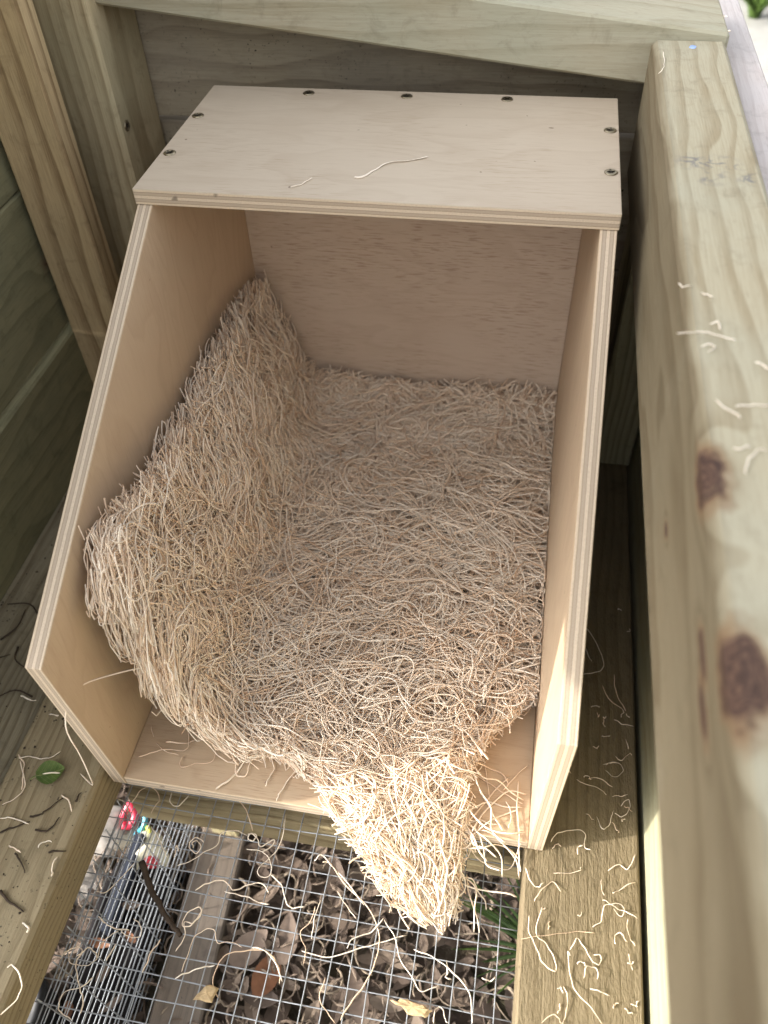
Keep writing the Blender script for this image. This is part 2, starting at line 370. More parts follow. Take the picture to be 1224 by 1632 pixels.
# sloping top rail across the back
SL = -0.109
def shear_z(V):
    V = V.copy(); V[:, 2] += SL * (V[:, 0] - 371); return V
W_top = wood('pine_top_rail', 'x', (0.41, 0.375, 0.28), (0.28, 0.24, 0.155), (40, 25), 17, seed=14, tint=(0.335, 0.345, 0.265), tint_amt=0.5, contrast=0.55, wob=12, knots=((150, -35, 46, 4, 0.4),))
tr = empty('top_rail', (150, 520, 386), 'pale sloping top rail crossing behind the box lid', 'timber rail', 'top rails of the coop frame')
timber('rail_timber', (-330, 500, 365), (433, 590, 411), W_top, tr, c=2.2, shear=shear_z, origin=(150, 545, 389))
# splinters at the sawn end
sv = []; sf = []
for i in range(16):
    y = 502 + i * 5 + random.uniform(-2, 2); z = 365 + SL * 62 + random.uniform(14, 44)
    V, F = ribbon(smooth_path([(429, y, z), (433 + random.uniform(0.3, 1), y + random.uniform(-2, 2), z + random.uniform(-1, 2)), (433.5 + random.uniform(0.5, 2.2), y + random.uniform(-3, 3), z + random.uniform(-1, 3))], 3), 1.8, 0.9)
    sf += [tuple(k + len(sv) for k in f) for f in F]; sv += V.tolist()
tag(mesh_obj('splinters', sv, sf, M['fibre'], tr, (433, 540, 395), False, tone=0.9), 'frayed pale splinters on the sawn end', kind='stuff')
# top rail on the right, running towards the camera
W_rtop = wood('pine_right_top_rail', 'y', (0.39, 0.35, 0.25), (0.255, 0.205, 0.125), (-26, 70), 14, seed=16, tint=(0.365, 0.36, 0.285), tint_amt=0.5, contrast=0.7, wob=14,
              brown_shade=(-28, -22, (0.19, 0.155, 0.098), (0.12, 0.09, 0.052)), knots=((-27, 4, 120, 8.5, 0.5), (-25, -90, 123, 10, 0.5), (-29, -66, 98, 3.5, 0.25), (-29, -86, 92, 4, 0.3), (-28, 30, 60, 2.5, 0.4)),  # left face: brown wood tone, darkened further as painted shade
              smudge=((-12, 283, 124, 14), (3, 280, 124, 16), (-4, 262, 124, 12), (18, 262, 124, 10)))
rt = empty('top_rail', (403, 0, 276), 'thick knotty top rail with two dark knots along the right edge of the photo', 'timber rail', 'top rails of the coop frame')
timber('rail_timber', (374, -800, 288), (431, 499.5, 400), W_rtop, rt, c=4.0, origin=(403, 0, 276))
V = [(404 + r_ * math.cos(q * 0.5236) * (1 + 0.2 * math.sin(q * 2.1)), 482 + 1.3 * r_ * math.sin(q * 0.5236), h_) for (r_, h_) in ((2.9, 399.7), (2.6, 400.35)) for q in range(12)] + [(404, 482, 400.45)]
F = [(q, (q + 1) % 12, 12 + (q + 1) % 12, 12 + q) for q in range(12)] + [(12 + q, 12 + (q + 1) % 12, 24) for q in range(12)]
tag(mesh_obj('paint_dot', V, F, plain('blue_paint', (0.30, 0.42, 0.72), 0.5), rt, (404, 482, 400)), 'small pale blue paint dab')

# walls of planks
def plank_wall(name, origin, label, planks, mats, c=2.0):
    e = empty(name, origin, label, 'plank wall')
    for i, (lo, hi) in enumerate(planks): timber('board', lo, hi, mats[i % len(mats)], e, c=c)
    return e
W_wall = [wood('pine_wall_board_%d' % i, 'y', (0.29, 0.27, 0.16), (0.145, 0.13, 0.075), (60 - 50 * i, 40 + 60 * i), 13, seed=20 + i, tint=(0.16, 0.165, 0.10), tint_amt=0.6, contrast=0.55, wob=14,
               knots=((-2, 90, 70, 14, 0.5),) if i == 0 else ()) for i in range(2)]
plank_wall('left_wall', (-190, 150, -14), 'dark green stained plank wall on the left with a bright gap between boards',
           [((-203, -117, -14), (-176.5, 800, 131)), ((-203, -460, -14), (-177, -118, 80)), ((-210, -117, 135.5), (-182.5, 800, 281)), ((-210, -117, 282), (-183, 800, 427))], W_wall)
W_back = [wood('pine_back_board_%d' % i, 'x', (0.42, 0.36, 0.26), (0.23, 0.18, 0.125), (30, 40 + 50 * i), 15, seed=30 + i, tint=(0.27, 0.24, 0.19), tint_amt=0.6, contrast=0.6, specks=0.9, wob=14) for i in range(2)]
plank_wall('back_wall', (120, 590, -60), 'grey speckled plank wall behind the nest box',
           [((-330, 577, -60), (431, 600, 142)), ((-330, 580, 144), (431, 602, 286)), ((-330, 577, 292), (431, 599, 330))], W_back)
# the top back board is cut along the slope so that it tucks behind the top rail
tb = [o for o in bpy.data.objects if o.name == 'back_wall'][0]
def shear_top(V):
    V = V.copy(); m = V[:, 2] > 340; V[m, 2] += SL * (V[m, 0] - 371); return V
timber('board', (-330, 576, 292.5), (431, 598, 384), W_back[1], tb, c=1.0, shear=shear_top)
bpy.data.objects.remove([o for o in tb.children if abs(o.location.z * 1000 - (292 + 60)) < 0.3][0])
W_clad = [wood('pine_cladding_%d' % i, 'y', (0.36, 0.345, 0.235), (0.26, 0.225, 0.135), (20, 30), 10, seed=40 + i, tint=(0.30, 0.315, 0.21), tint_amt=0.5, contrast=0.5,
               knots=((-12, -120, 30, 5, 0.35),) if i == 0 else ()) for i in range(2)]
W_pink = wood('pale_cladding_edge', 'y', (0.55, 0.50, 0.48), (0.42, 0.36, 0.34), (0, 20), 6, seed=44, tint=(0.53, 0.51, 0.52), tint_amt=0.5, contrast=0.45)
plank_wall('right_wall', (445, 100, -60), 'pale plank cladding outside the right top rail', [((431.5, -800, -120), (455, 700, 118)), ((431.5, -800, 121), (455, 700, 262)), ((436, -800, 264), (462, 900, 384))], W_clad + [W_pink])

# unseen leaning panel above the left wall, added to keep the sun off the box
shade_root = empty('shade_panel', (-210, 0, 432), 'unseen leaning board panel above the left wall, added to block the sun', 'shade panel')
def shade_shear(V):
    V = V.copy(); V[:, 0] -= (V[:, 2] - 432) * 0.10; return V
W_shade = wood('shade_panel_boards', 'y', GL, GD, (20, 30), 12, seed=50)
for k in range(3):
    z0 = 432 + k * 97
    timber('board', (-225, -900, z0), (-205, 760, z0 + 96), W_shade, shade_root, c=1.0, shear=shade_shear)

# ------------------------------------------------------------------ wire mesh
def wires(thing, ori):
    pass
def wob_line(p0, p1, n, amp, ph):
    t = np.linspace(0, 1, n)[:, None]; P = np.asarray(p0, float) * (1 - t) + np.asarray(p1, float) * t
    d = np.asarray(p1, float) - np.asarray(p0, float); d /= np.linalg.norm(d)
    s = np.linalg.norm(np.asarray(p1, float) - np.asarray(p0, float)) * t
    for k in range(3):
        if abs(d[k]) < 0.5: P[:, k:k + 1] += amp * (np.sin(s * 0.021 + ph * 1.7 + k) + 0.6 * np.sin(s * 0.047 + ph * 3.1 + 2 * k))
    return P
wf = empty('wire_mesh_floor', (170, -60, -52), 'galvanised square wire mesh floor in front of the nest box', 'wire mesh')
SPX = 15.6
i = 0; x = 2.0
while x < 345:
    V, F = tube(wob_line((x, -300, -52), (x - 3 + RNG.normal(0, 0.5), 110, -52), 14, 0.5, i), 0.5, 6)
    mesh_obj('wire', V, F, M['wire'], wf, (x, -60, -52), True); x += SPX; i += 1
y = -296.0
while y < 105:
    V, F = tube(wob_line((-20, y, -53.1), (350, y - 1.5 + RNG.normal(0, 0.5), -52.9), 14, 0.5, i), 0.5, 6)
    mesh_obj('wire', V, F, M['wire'], wf, (165, y, -53), True); y += SPX; i += 1
wsr = empty('wire_mesh_wall', (-5, -60, GZ), 'upright galvanised wire mesh wall going down to the ground below the left rail', 'wire mesh')
z = -62.0
while z > -298:
    V, F = tube(wob_line((-6, -420, z), (-6, 330, z), 14, 0.4, i), 0.6, 6)
    mesh_obj('wire', V, F, M['wire'], wsr, (-6, -60, z), True); z -= 12.7; i += 1
y = -410.0
while y < 330:
    V, F = tube(wob_line((-4.7, y, -44), (-4.7, y, -299), 10, 0.4, i), 0.6, 6)
    mesh_obj('wire', V, F, M['wire'], wsr, (-5, y, -299), True); y += 25.4; i += 1

# ------------------------------------------------------------------ nest box
nb = empty('nest_box', (177, 240, -12), 'open-fronted pale plywood nest box holding the fibre pad', 'nest box')
def side_panel(name, x0, mat):
    prof = [(0, -12), (-10, 183), (299, 342), (484.8, 342), (497, 342), (497, -12)]
    bm = bmesh.new(); vs_ = [bm.verts.new((0, (p[0]) * MM, (p[1] + 12) * MM)) for p in prof]
    f = bm.faces.new(vs_); r = bmesh.ops.extrude_face_region(bm, geom=[f])
    bmesh.ops.translate(bm, verts=[g for g in r['geom'] if isinstance(g, bmesh.types.BMVert)], vec=(12 * MM, 0, 0))
    bmesh.ops.recalc_face_normals(bm, faces=bm.faces[:])
    bmesh.ops.bevel(bm, geom=[e for e in bm.edges], offset=0.5 * MM, segments=1, affect='EDGES')
    me = bpy.data.meshes.new(name); bm.to_mesh(me); bm.free(); me.materials.append(mat)
    o = bpy.data.objects.new(name, me); link(o, nb); o.location = Vector((x0 - 177, -240, 0)) * MM
    return o
side_panel('side_panel', 0, M['ply_side_l']); side_panel('side_panel', 342, M['ply_side_r'])
def panel(name, lo, hi, mat):
    V, F = cbox(lo, hi, 0.5); return mesh_obj(name, V, F, mat, nb, lo)
panel('back_panel', (12.2, 485, -12), (341.8, 497, 341.8), M['ply_back'])
panel('floor_panel', (12.2, 0, -12), (341.8, 484.8, 0), M['ply_floor'])
panel('lid_panel', (-1, 299, 342.3), (355, 496.5, 354.6), M['ply_lid'])
def screw(x, y, z, parent, rot=0.0, nrm='z', r=5.0):
    prof = [(r, 0.0), (r, 0.35), (r * 0.9, 0.75), (r * 0.62, 0.95), (r * 0.55, 0.75), (0.01, 0.35)]
    n = 20; V = []; F = []
    for (q, h) in prof:
        for j in range(n): V.append((q * math.cos(2 * math.pi * j / n), q * math.sin(2 * math.pi * j / n), h))
    for k in range(len(prof) - 1):
        for j in range(n): F.append((k * n + j, k * n + (j + 1) % n, (k + 1) * n + (j + 1) % n, (k + 1) * n + j))
    V = np.array(V); a, b = 0.5, r * 0.62
    cr = [(-b, -a), (-a, -a), (-a, -b), (a, -b), (a, -a), (b, -a), (b, a), (a, a), (a, b), (-a, b), (-a, a), (-b, a)]
    CV = [(p[0], p[1], 1.02) for p in cr] + [(p[0] * .6, p[1] * .6, 0.55) for p in cr]
    CF = [tuple(range(12, 24))] + [(j, (j + 1) % 12, 12 + (j + 1) % 12, 12 + j) for j in range(12)]
    CV = np.array(CV); c, s = math.cos(rot), math.sin(rot); RM = np.array([[c, -s, 0], [s, c, 0], [0, 0, 1]])
    V = V @ RM.T; CV = CV @ RM.T
    if nrm == 'x': P = np.array([[0, 0, 1], [1, 0, 0], [0, 1, 0]]); V = V @ P.T; CV = CV @ P.T
    org = np.array((x, y, z)); so = mesh_obj('screw', V + org, F, M['screw'], parent, org, True)
    mesh_obj('drive_recess', CV + org, CF, M['screw_dark'], so, org)
    return so
TR = {
 'm1':[(181,-23),(188,-24),(203,-37),(224,-52),(236,-69),(238,-84),(233,-101),(226,-116),(218,-131)],
 'm2':[(179,-90),(203,-91),(223,-82),(238,-75),(257,-67)],
 'm3':[(238,-57),(247,-68),(254,-81),(264,-93),(274,-102),(286,-97)],
 'm4':[(264,-75),(280,-80),(296,-86),(308,-98),(314,-117)],
 'm5':[(183,-57),(181,-71),(176,-78),(182,-90),(184,-99)],
 'm6':[(186,-53),(185,-68),(185,-82)],
 'm7':[(202,-106),(200,-118),(207,-126),(215,-134)],
 'm8':[(141,-95),(152,-96),(162,-102),(170,-114)],
 'm9':[(198,-44),(207,-53),(217,-62)],
 'm10':[(214,-83),(218,-76),(230,-68),(239,-58)],
 'b1':[(85,-62),(92,-55),(103,-52),(111,-54),(116,-57),(125,-50),(137,-49),(144,-54)],
 'b2':[(109,-59),(122,-59),(135,-62),(147,-62)],
 'b3':[(134,-95),(124,-94),(115,-96),(109,-88),(102,-88),(94,-95),(95,-107),(93,-120)],
 'b4':[(126,-131),(119,-123),(119,-110),(125,-102),(137,-98),(151,-95),(161,-100),(168,-107),(169,-115)],
 'b5':[(94,-74),(95,-80),(90,-88),(83,-88),(84,-80),(92,-74),(95,-78),(91,-86),(83,-86),(88,-96),(85,-108)],
 'b6':[(116,-23),(130,-24),(139,-30),(141,-40),(135,-43),(130,-38),(136,-28),(143,-16),(141,9)],
 'b7':[(141,-40),(153,-48),(160,-58),(166,-62),(176,-60)],
 'b8':[(91,-125),(97,-119),(109,-114),(118,-112)],
 'b9':[(175,-24),(179,-19),(188,-24),(196,-30),(221,-51)],
 'b10':[(114,-15),(116,-10),(121,-12),(120,-16),(115,-15),(115,-11),(120,-11),(123,-15),(128,-19),(137,-12),(136,-18),(129,-23)],
 'b11':[(79,-24),(73,-22),(68,-25),(69,-30),(75,-33),(78,-28),(74,-24),(70,-26),(73,-30)],
 'b12':[(63,-47),(74,-40),(83,-31),(91,-24),(92,-14),(104,-10),(114,-13)],
 'd1':[(28,-158),(27,-149),(22,-143),(15,-134),(12,-126),(13,-119),(17,-116),(23,-118),(26,-122)],
 'd2':[(-1,-127),(1,-121),(7,-117),(12,-119),(11,-123)],
 'd3':[(2,-123),(7,-127),(15,-129),(22,-126),(25,-120),(25,-111),(28,-106),(35,-100)],
 'd4':[(14,-92),(22,-97),(28,-99),(43,-98)],
 'd5':[(44,-91),(51,-94),(52,-100),(46,-104),(40,-102),(36,-99)],
 'd6':[(28,-135),(21,-142),(11,-148),(9,-155),(14,-161),(23,-163)],
 'd7':[(64,-125),(65,-116),(66,-108),(70,-101)],
 'd8':[(37,-110),(35,-116),(34,-122)],
 'e1':[(31,-18),(40,-26),(46,-34),(53,-40)],
 'e2':[(60,-34),(58,-31),(58,-36),(59,-40)],
 'e3':[(4,-76),(13,-75),(20,-65),(28,-49)],
 'stick':[(34,-48),(42,-58),(49,-67),(58,-75),(67,-84),(76,-90),(85,-96)],
 'f1':[(-9,0),(1,-3),(7,-11)],
 'f2':[(38,13),(40,3),(48,3),(53,14)],
 'f3':[(6,-2),(10,10),(20,14),(29,5),(27,-9)],
 'f4':[(98,14),(108,7),(117,-7)],
 'c1':[(208,-39),(222,-50),(233,-62),(238,-74),(237,-89),(232,-104),(225,-121)],
 'c2':[(317,-86),(324,-88),(327,-83)],
 'c3':[(290,-78),(292,-86),(291,-90),(295,-92)],
 'c4':[(285,-122),(286,-113),(290,-111),(293,-116),(296,-120)],
 'chip1':[(108,-136),(115,-126),(126,-126),(123,-136)],
 'chip2':[(253,-112),(261,-109),(274,-111),(283,-115),(280,-120),(270,-119),(262,-116)],
 'l1':[(-75,-3),(-65,-15),(-61,-23),(-62,-33),(-72,-40)],
 'l2':[(-68,-51),(-60,-49),(-43,-52)],
 'l3':[(-51,-70),(-44,-70),(-39,-74)],
 'l4':[(-10,-72),(-10,-80),(-7,-86)],
 'l5':[(-14,-119),(-9,-122),(-7,-125)],
 'l6':[(-12,-149),(-7,-146),(3,-156),(5,-165),(-2,-176)],
 'l7':[(-28,-25),(-20,-29),(-13,-36)],
 'l8':[(-27,-67),(-24,-63),(-19,-61)],
 'l9':[(-79,2),(-71,-5),(-66,-14),(-62,-27)],
 'l10':[(-77,-1),(-67,1),(-57,2),(-50,3),(-44,10)],
 'l11':[(-102,53),(-94,51),(-86,51)],
 'l12':[(-70,40),(-60,41)],
 'tw1':[(-41,-102),(-29,-108),(-17,-112)],
 'tw2':[(-43,-74),(-36,-79),(-29,-86)],
 'tw3':[(-18,-69),(-5,-66)],
 'tw4':[(-45,-46),(-37,-43),(-34,-38),(-24,-26)],
 'tw5':[(-62,-61),(-54,-56),(-43,-50)],
 'tw6':[(-36,-55),(-25,-53),(-21,-42)],
 'tw7':[(-14,-28),(-13,-21)],
 'leaf':[(-52,-13),(-53,-6),(-45,-2),(-37,-5),(-34,-13),(-41,-18)],
 'r1':[(376,-71),(375,-70),(377,-85),(382,-95),(391,-103),(399,-110)],
 'r2':[(372,-91),(375,-99),(375,-109),(372,-114)],
 'r4':[(346,-49),(347,-61),(353,-73),(359,-80),(366,-84),(367,-76),(359,-67),(352,-60),(355,-43)],
 'r5':[(342,-66),(360,-60),(378,-55),(394,-54)],
 'r6':[(376,-67),(381,-59),(386,-64),(391,-71),(397,-74),(397,-67),(393,-69)],
 'r7':[(386,-84),(388,-76),(394,-77),(395,-83)],
 'r8':[(391,-90),(397,-90),(404,-93)],
 'r9':[(359,-116),(365,-111),(370,-112),(372,-114)],
 'r10':[(417,-63),(419,-69),(419,-74)],
 'r11':[(403,-8),(413,-1),(417,-4),(424,8)],
 'r12':[(364,-16),(381,-11),(384,-8)],
 'r13':[(397,-15),(399,-20),(400,-26)],
 'r14':[(406,-24),(412,-20),(424,-13)],
 'r15':[(399,-30),(406,-32),(414,-35),(424,-39)],
 'r16':[(392,-50),(398,-43),(401,-34),(409,-30),(414,-33),(412,-38),(407,-34)],
 'r17':[(416,-56),(413,-50),(408,-52),(408,-58)],
 'r18':[(350,-38),(353,-31),(363,-22),(368,-28)],
 'r19':[(342,-15),(346,-26),(352,-28),(356,-23)],
 'r20':[(378,62),(385,58),(397,57),(402,52)],
 'r21':[(388,64),(398,65),(407,61)],
 'r22':[(395,33),(398,24),(405,29),(407,39)],
 'r23':[(409,39),(415,36),(420,43),(419,51),(414,45)],
 'r24':[(386,35),(392,30)],
 'r25':[(407,51),(419,55)],
 'r26':[(360,7),(364,15),(375,20),(385,18),(386,8),(389,6)],
 'r27':[(380,1),(381,7),(384,9)],
 'r28':[(407,30),(410,25),(412,22)],
 'r29':[(400,78),(411,82),(416,76),(409,68),(402,73)],
 'r30':[(417,-40),(417,-49),(422,-58)],
 'r31':[(384,211),(393,198),(398,185),(400,173),(395,166),(382,160)],
 'r32':[(385,190),(390,176)],
 'r33':[(399,154),(404,141),(417,131)],
 'r34':[(409,166),(411,149),(420,131)],
 'r35':[(394,126),(396,122),(398,124)],
 'r36':[(409,121),(417,118),(425,117)],
 'r37':[(410,87),(414,84),(421,91),(424,90)],
 'r38':[(419,105),(420,95)],
 'r39':[(402,78),(407,80),(415,80)],
 'r40':[(398,102),(406,105)],
 'p1':[(18,19),(30,24),(39,29),(55,29),(57,36),(51,50),(46,63)],
 'p2':[(38,34),(50,35),(61,40),(80,41),(93,38),(105,36)],
 'p3':[(92,2),(100,11),(108,28),(114,45),(122,68)],
 'p4':[(55,26),(57,16),(67,20),(82,25),(78,42)],
 'p5':[(19,47),(24,38)],
 'p6':[(30,32),(36,28),(52,25)],
 'p7':[(101,30),(103,19),(106,15),(113,18),(112,32)],
 'p8':[(154,29),(147,20),(144,7),(142,0)],
 'p9':[(130,11),(131,16),(133,26),(129,36)],
 'p10':[(288,50),(305,43),(322,35),(335,28)],
 'p11':[(301,67),(305,52),(310,28)],
 'p12':[(338,61),(328,50),(319,38)],
 'p13':[(323,29),(327,18),(327,8)],
 'p14':[(300,33),(312,20),(321,5)],
 'p15':[(331,47),(331,26),(335,7),(335,-11),(337,-23)],
 'lid1':[(161,333),(168,334),(174,345),(183,358),(199,364),(211,371)],
 'lid2':[(117,312),(125,318),(128,324),(130,328)],
 'screws':[(6,430),(7,359),(90,485),(177,485),(263,486),(349,432),(349,360)],
 'postscrew':(-92.0,499.0,314.0),
 't0':[(371,140),(374,138),(378,140)],
 't1':[(382,133),(385,132),(387,130)],
 't2':[(369,98),(375,98),(382,100),(388,98),(395,95)],
 't3':[(385,106),(388,109),(390,107),(389,103)],
 't4':[(379,88),(382,91),(385,89),(382,85)],
 't5':[(402,79),(405,77),(407,75)],
 't6':[(382,51),(384,46),(389,43),(391,38)],
 't7':[(391,47),(397,48),(404,50)],
 't8':[(386,19),(390,20),(393,21)],
 't9':[(390,5),(392,13),(396,19),(400,21)],
 't10':[(381,468),(381,450),(379,434),(375,423)],
 'bluedot':(404.0,482.0,400.0),
 'knots':[(373.0,9.0,400.0),(373.0,-5.0,400.0),(373.0,-86.0,400.0),(377.0,-102.0,400.0),(388.0,281.0,400.0),(403.0,278.0,400.0)],
 'tips':[(253.0,-65.0,-40.0),(301.0,-39.0,-40.0)],
 'grass':[(342.0,14.0,-295.0),(354.0,-25.0,-295.0),(366.0,-17.0,-295.0)],
 'bigleaf':[(110.0,-64.0,-290.0),(121.0,-33.0,-290.0),(85.0,-48.0,-290.0),(135.0,36.0,-290.0)],
 'toys':[(-81.0,62.0,-295.0),(-70.0,62.0,-295.0),(-62.0,49.0,-295.0),(-50.0,31.0,-295.0),(-78.0,3.0,-295.0),(-79.0,-126.0,-295.0),(-23.0,-108.0,-295.0),(30.0,51.0,-295.0)],
 'whitestone':[(-101.0,48.0,-295.0),(-78.0,-24.0,-295.0),(-45.0,-103.0,-295.0)],
}
for k, (x, y) in enumerate(TR['screws']):
    x = min(max(x, 6.5), 348); y = min(y, 489)
    screw(x, y, 354.75, nb, 0.4 + k * 0.5)
screw(-96.8, 499, 314, post2, 0.7, 'x', 5.2)

# ------------------------------------------------------------------ the wood-fibre pad
class Sheet:
    """grid surface; parameters are metric (mm): s along rows, t along columns"""
    def __init__(s, G, smin, smax, tmin, tmax):
        s.G = G; s.b = (smin, smax, tmin, tmax)
        du = np.gradient(G, axis=0); dv = np.gradient(G, axis=1); n = np.cross(du, dv); n /= np.linalg.norm(n, axis=2)[..., None] + 1e-9
        s.N = n
    def at(s, a, b):
        G = s.G; s0, s1, t0, t1 = s.b
        u = np.clip((a - s0) / (s1 - s0), 0, 0.99999) * (G.shape[0] - 1); v = np.clip((b - t0) / (t1 - t0), 0, 0.99999) * (G.shape[1] - 1)
        iu = u.astype(int); iv = v.astype(int); fu = (u - iu)[..., None]; fv = (v - iv)[..., None]
        def bl(A): return (A[iu, iv] * (1 - fu) * (1 - fv) + A[iu + 1, iv] * fu * (1 - fv) + A[iu, iv + 1] * (1 - fu) * fv + A[iu + 1, iv + 1] * fu * fv)
        p = bl(G); n = bl(s.N)
        # extrapolate past the border so that cut ends stick out
        ou = (np.clip(a - s1, 0, None) + np.clip(a - s0, None, 0))[..., None]; ov = (np.clip(b - t1, 0, None) + np.clip(b - t0, None, 0))[..., None]
        eu = G[np.minimum(iu + 1, G.shape[0] - 1), iv] - G[iu, iv]; eu = eu / (np.linalg.norm(eu, axis=-1)[..., None] + 1e-9)
        ev = G[iu, np.minimum(iv + 1, G.shape[1] - 1)] - G[iu, iv]; ev = ev / (np.linalg.norm(ev, axis=-1)[..., None] + 1e-9)
        return p + ou * eu + ov * ev, n

def lump(x, y, ph=0.0):
    return 3.2 * np.sin(x * 0.031 + ph + 0.6 * np.sin(y * 0.02)) * np.cos(y * 0.037 + 0.5 * ph) + 2.0 * np.sin(x * 0.083 + y * 0.061 + ph) + 1.3 * np.sin(x * 0.11 - y * 0.14 + 2 * ph)

YB = 474.0
def arc_profile(y):
    """inner face of the pad in the x-z plane at depth y: from the right wall over the floor and up the left wall"""
    zt = np.interp(y, [20, 45, 58, 75, 150, 230, 350, 440, 490], [150, 195, 216, 224, 204, 192, 192, 178, 168])
    xt = np.interp(y, [20, 60, 120, 300, 490], [46, 40, 38, 35, 24])
    rise = np.interp(y, [20, 400, 440, 490], [0, 0, 8, 36])           # back edge leans up the back panel
    bk = np.interp(y, [330, 474], [0, 16]); fl = np.interp(y, [20, 474], [0, 6])
    P = np.array([(341, 27 + rise * 0.9), (300, 29 + rise), (240, 27 + rise * 0.9), (180, 25 + rise * 0.8), (116 - bk, 27 + rise), (86 - bk, 38 + rise * 0.7), (67 - bk * .9, 72 + rise * 0.15), (56 - bk * 0.7, 118), (xt + 4, zt - 22), (xt, zt)], float)
    S = smooth_path(P, 8); d = np.concatenate([[0], np.cumsum(np.linalg.norm(np.diff(S, axis=0), axis=1))])
    return S, d
NU, NV = 110, 90
ys = np.linspace(18, YB, NV); LU = 455.0
G = np.zeros((NU, NV, 3))
for j, y in enumerate(ys):
    S, d = arc_profile(y); q = np.linspace(0, d[-1], NU)
    G[:, j, 0] = np.interp(q, d, S[:, 0]); G[:, j, 2] = np.interp(q, d, S[:, 1]); G[:, j, 1] = y
base = Sheet(G, 0, LU, 18, YB)
uu = np.linspace(0, LU, NU)[:, None] * np.ones((1, NV)); G = G + base.N * -lump(uu, G[..., 1])[..., None] * 0.7
pad = Sheet(G, 0, LU, 18, YB)
SGN = 1.0 if pad.N[10, 40, 2] > 0 else -1.0
pad.N *= SGN
def y_front(s):
    """front boundary of the pad as a function of the arc coordinate (0 = right wall)"""
    return np.interp(s, [0, 10, 30, 45, 80, 130, 175, 230, 260, 300, 345, 390, 455], [112, 100, 78, 60, 36, 30, 28, 30, 31, 33, 37, 40, 40]) + 3.0 * np.sin(s * 0.09) + 2 * np.sin(s * 0.23)
def y_back(s):
    return 476 + 0 * s
def in_pad(a, b, slack):
    return (a > -1 - 0.4 * slack) & (a < LU + slack) & (b > y_front(a) - slack) & (b < y_back(a) + 0.4 * slack)

# torn tongue hanging over the front edge
tl = 150.0
TS = np.linspace(0, 1, 34); TW = np.linspace(-1, 1, 22)
cx = np.interp(TS, [0, .35, .65, 1], [228, 238, 257, 279]); cy = np.interp(TS, [0, .35, .65, 1], [66, 14, -22, -56]); cz = np.interp(TS, [0, .3, .5, .75, 1], [30, 29, 16, -10, -34])
k = np.ones(7) / 7
cz = np.convolve(np.pad(cz, 3, 'edge'), k, 'valid'); cx = np.convolve(np.pad(cx, 3, 'edge'), k, 'valid'); cy = np.convolve(np.pad(cy, 3, 'edge'), k, 'valid')
hw = np.interp(TS, [0, .3, .6, 0.85, 1], [74, 58, 40, 25, 14])
T = np.zeros((34, 22, 3))
T[..., 0] = cx[:, None] + hw[:, None] * TW[None] * 0.93; T[..., 1] = cy[:, None] + hw[:, None] * TW[None] * 0.30
T[..., 2] = cz[:, None] - 7 * TW[None] ** 2 * np.interp(TS, [0, 1], [0.5, 1.3])[:, None] + 0.7 * lump(T[..., 0] * 1.7, T[..., 1] * 1.7, 2.0)
tongue = Sheet(T, 0, tl, -50, 50)
if tongue.N[10, 10, 2] < 0: tongue.N *= -1
def in_tongue(a, b, slack):
    return (a > 0) & (a < tl + 0.5 * slack) & (np.abs(b) < 50 + 0.6 * slack)

def walk(sh, inside, a0, b0, h0, ang, length, K, kap, wamp, slack, hamp, ph=None, om=None, reflect=False):
    """random curly strands on a sheet; returns points (N,K,3) and frame normals"""
    N = len(a0)
    if ph is None: ph = RNG.uniform(0, 6.28, (N, 3)); om = RNG.uniform(0.03, 0.11, (N, 1))
    slk = RNG.uniform(-2, 1, N)[:, None] * 0 + (RNG.random(N) ** 2.2)[:, None] * slack
    scale = np.ones((N, 1))
    for it in range(2):
        st = (length / (K - 1))[:, None] * scale
        q = np.arange(K)[None] * st
        th = ang[:, None] + kap[:, None] * q + wamp[:, None] * (np.sin(om * q + ph[:, :1]) - np.sin(ph[:, :1])) + 0.14 * np.sin(om * 3.1 * q + ph[:, 1:2])
        a = a0[:, None] + np.concatenate([np.zeros((N, 1)), np.cumsum(np.cos(th[:, :-1]) * st, 1)], 1)
        b = b0[:, None] + np.concatenate([np.zeros((N, 1)), np.cumsum(np.sin(th[:, :-1]) * st, 1)], 1)
        if it == 0:
            ok = inside(a, b, slk); bad = ~ok; first = np.where(bad.any(1), bad.argmax(1), K)
            scale = np.clip(first / K, 0.12, 1.0)[:, None]
            if reflect: scale = np.ones((N, 1))
    if reflect:
        for _ in range(2):
            lim = y_front(a) - slk * 0.7; b = np.where(b < lim, 2 * lim - b, b); a = np.where(a > LU + slk * .4, 2 * (LU + slk * .4) - a, a); a = np.where(a < 0, -a, a)
            a[:, 1:-1] = (a[:, :-2] + 2 * a[:, 1:-1] + a[:, 2:]) / 4; b[:, 1:-1] = (b[:, :-2] + 2 * b[:, 1:-1] + b[:, 2:]) / 4
    p, n = sh.at(a, b)
    h = h0[:, None] + hamp[:, None] * np.sin(q * om * 1.3 + ph[:, 2:3])
    return p + n * h[..., None], n

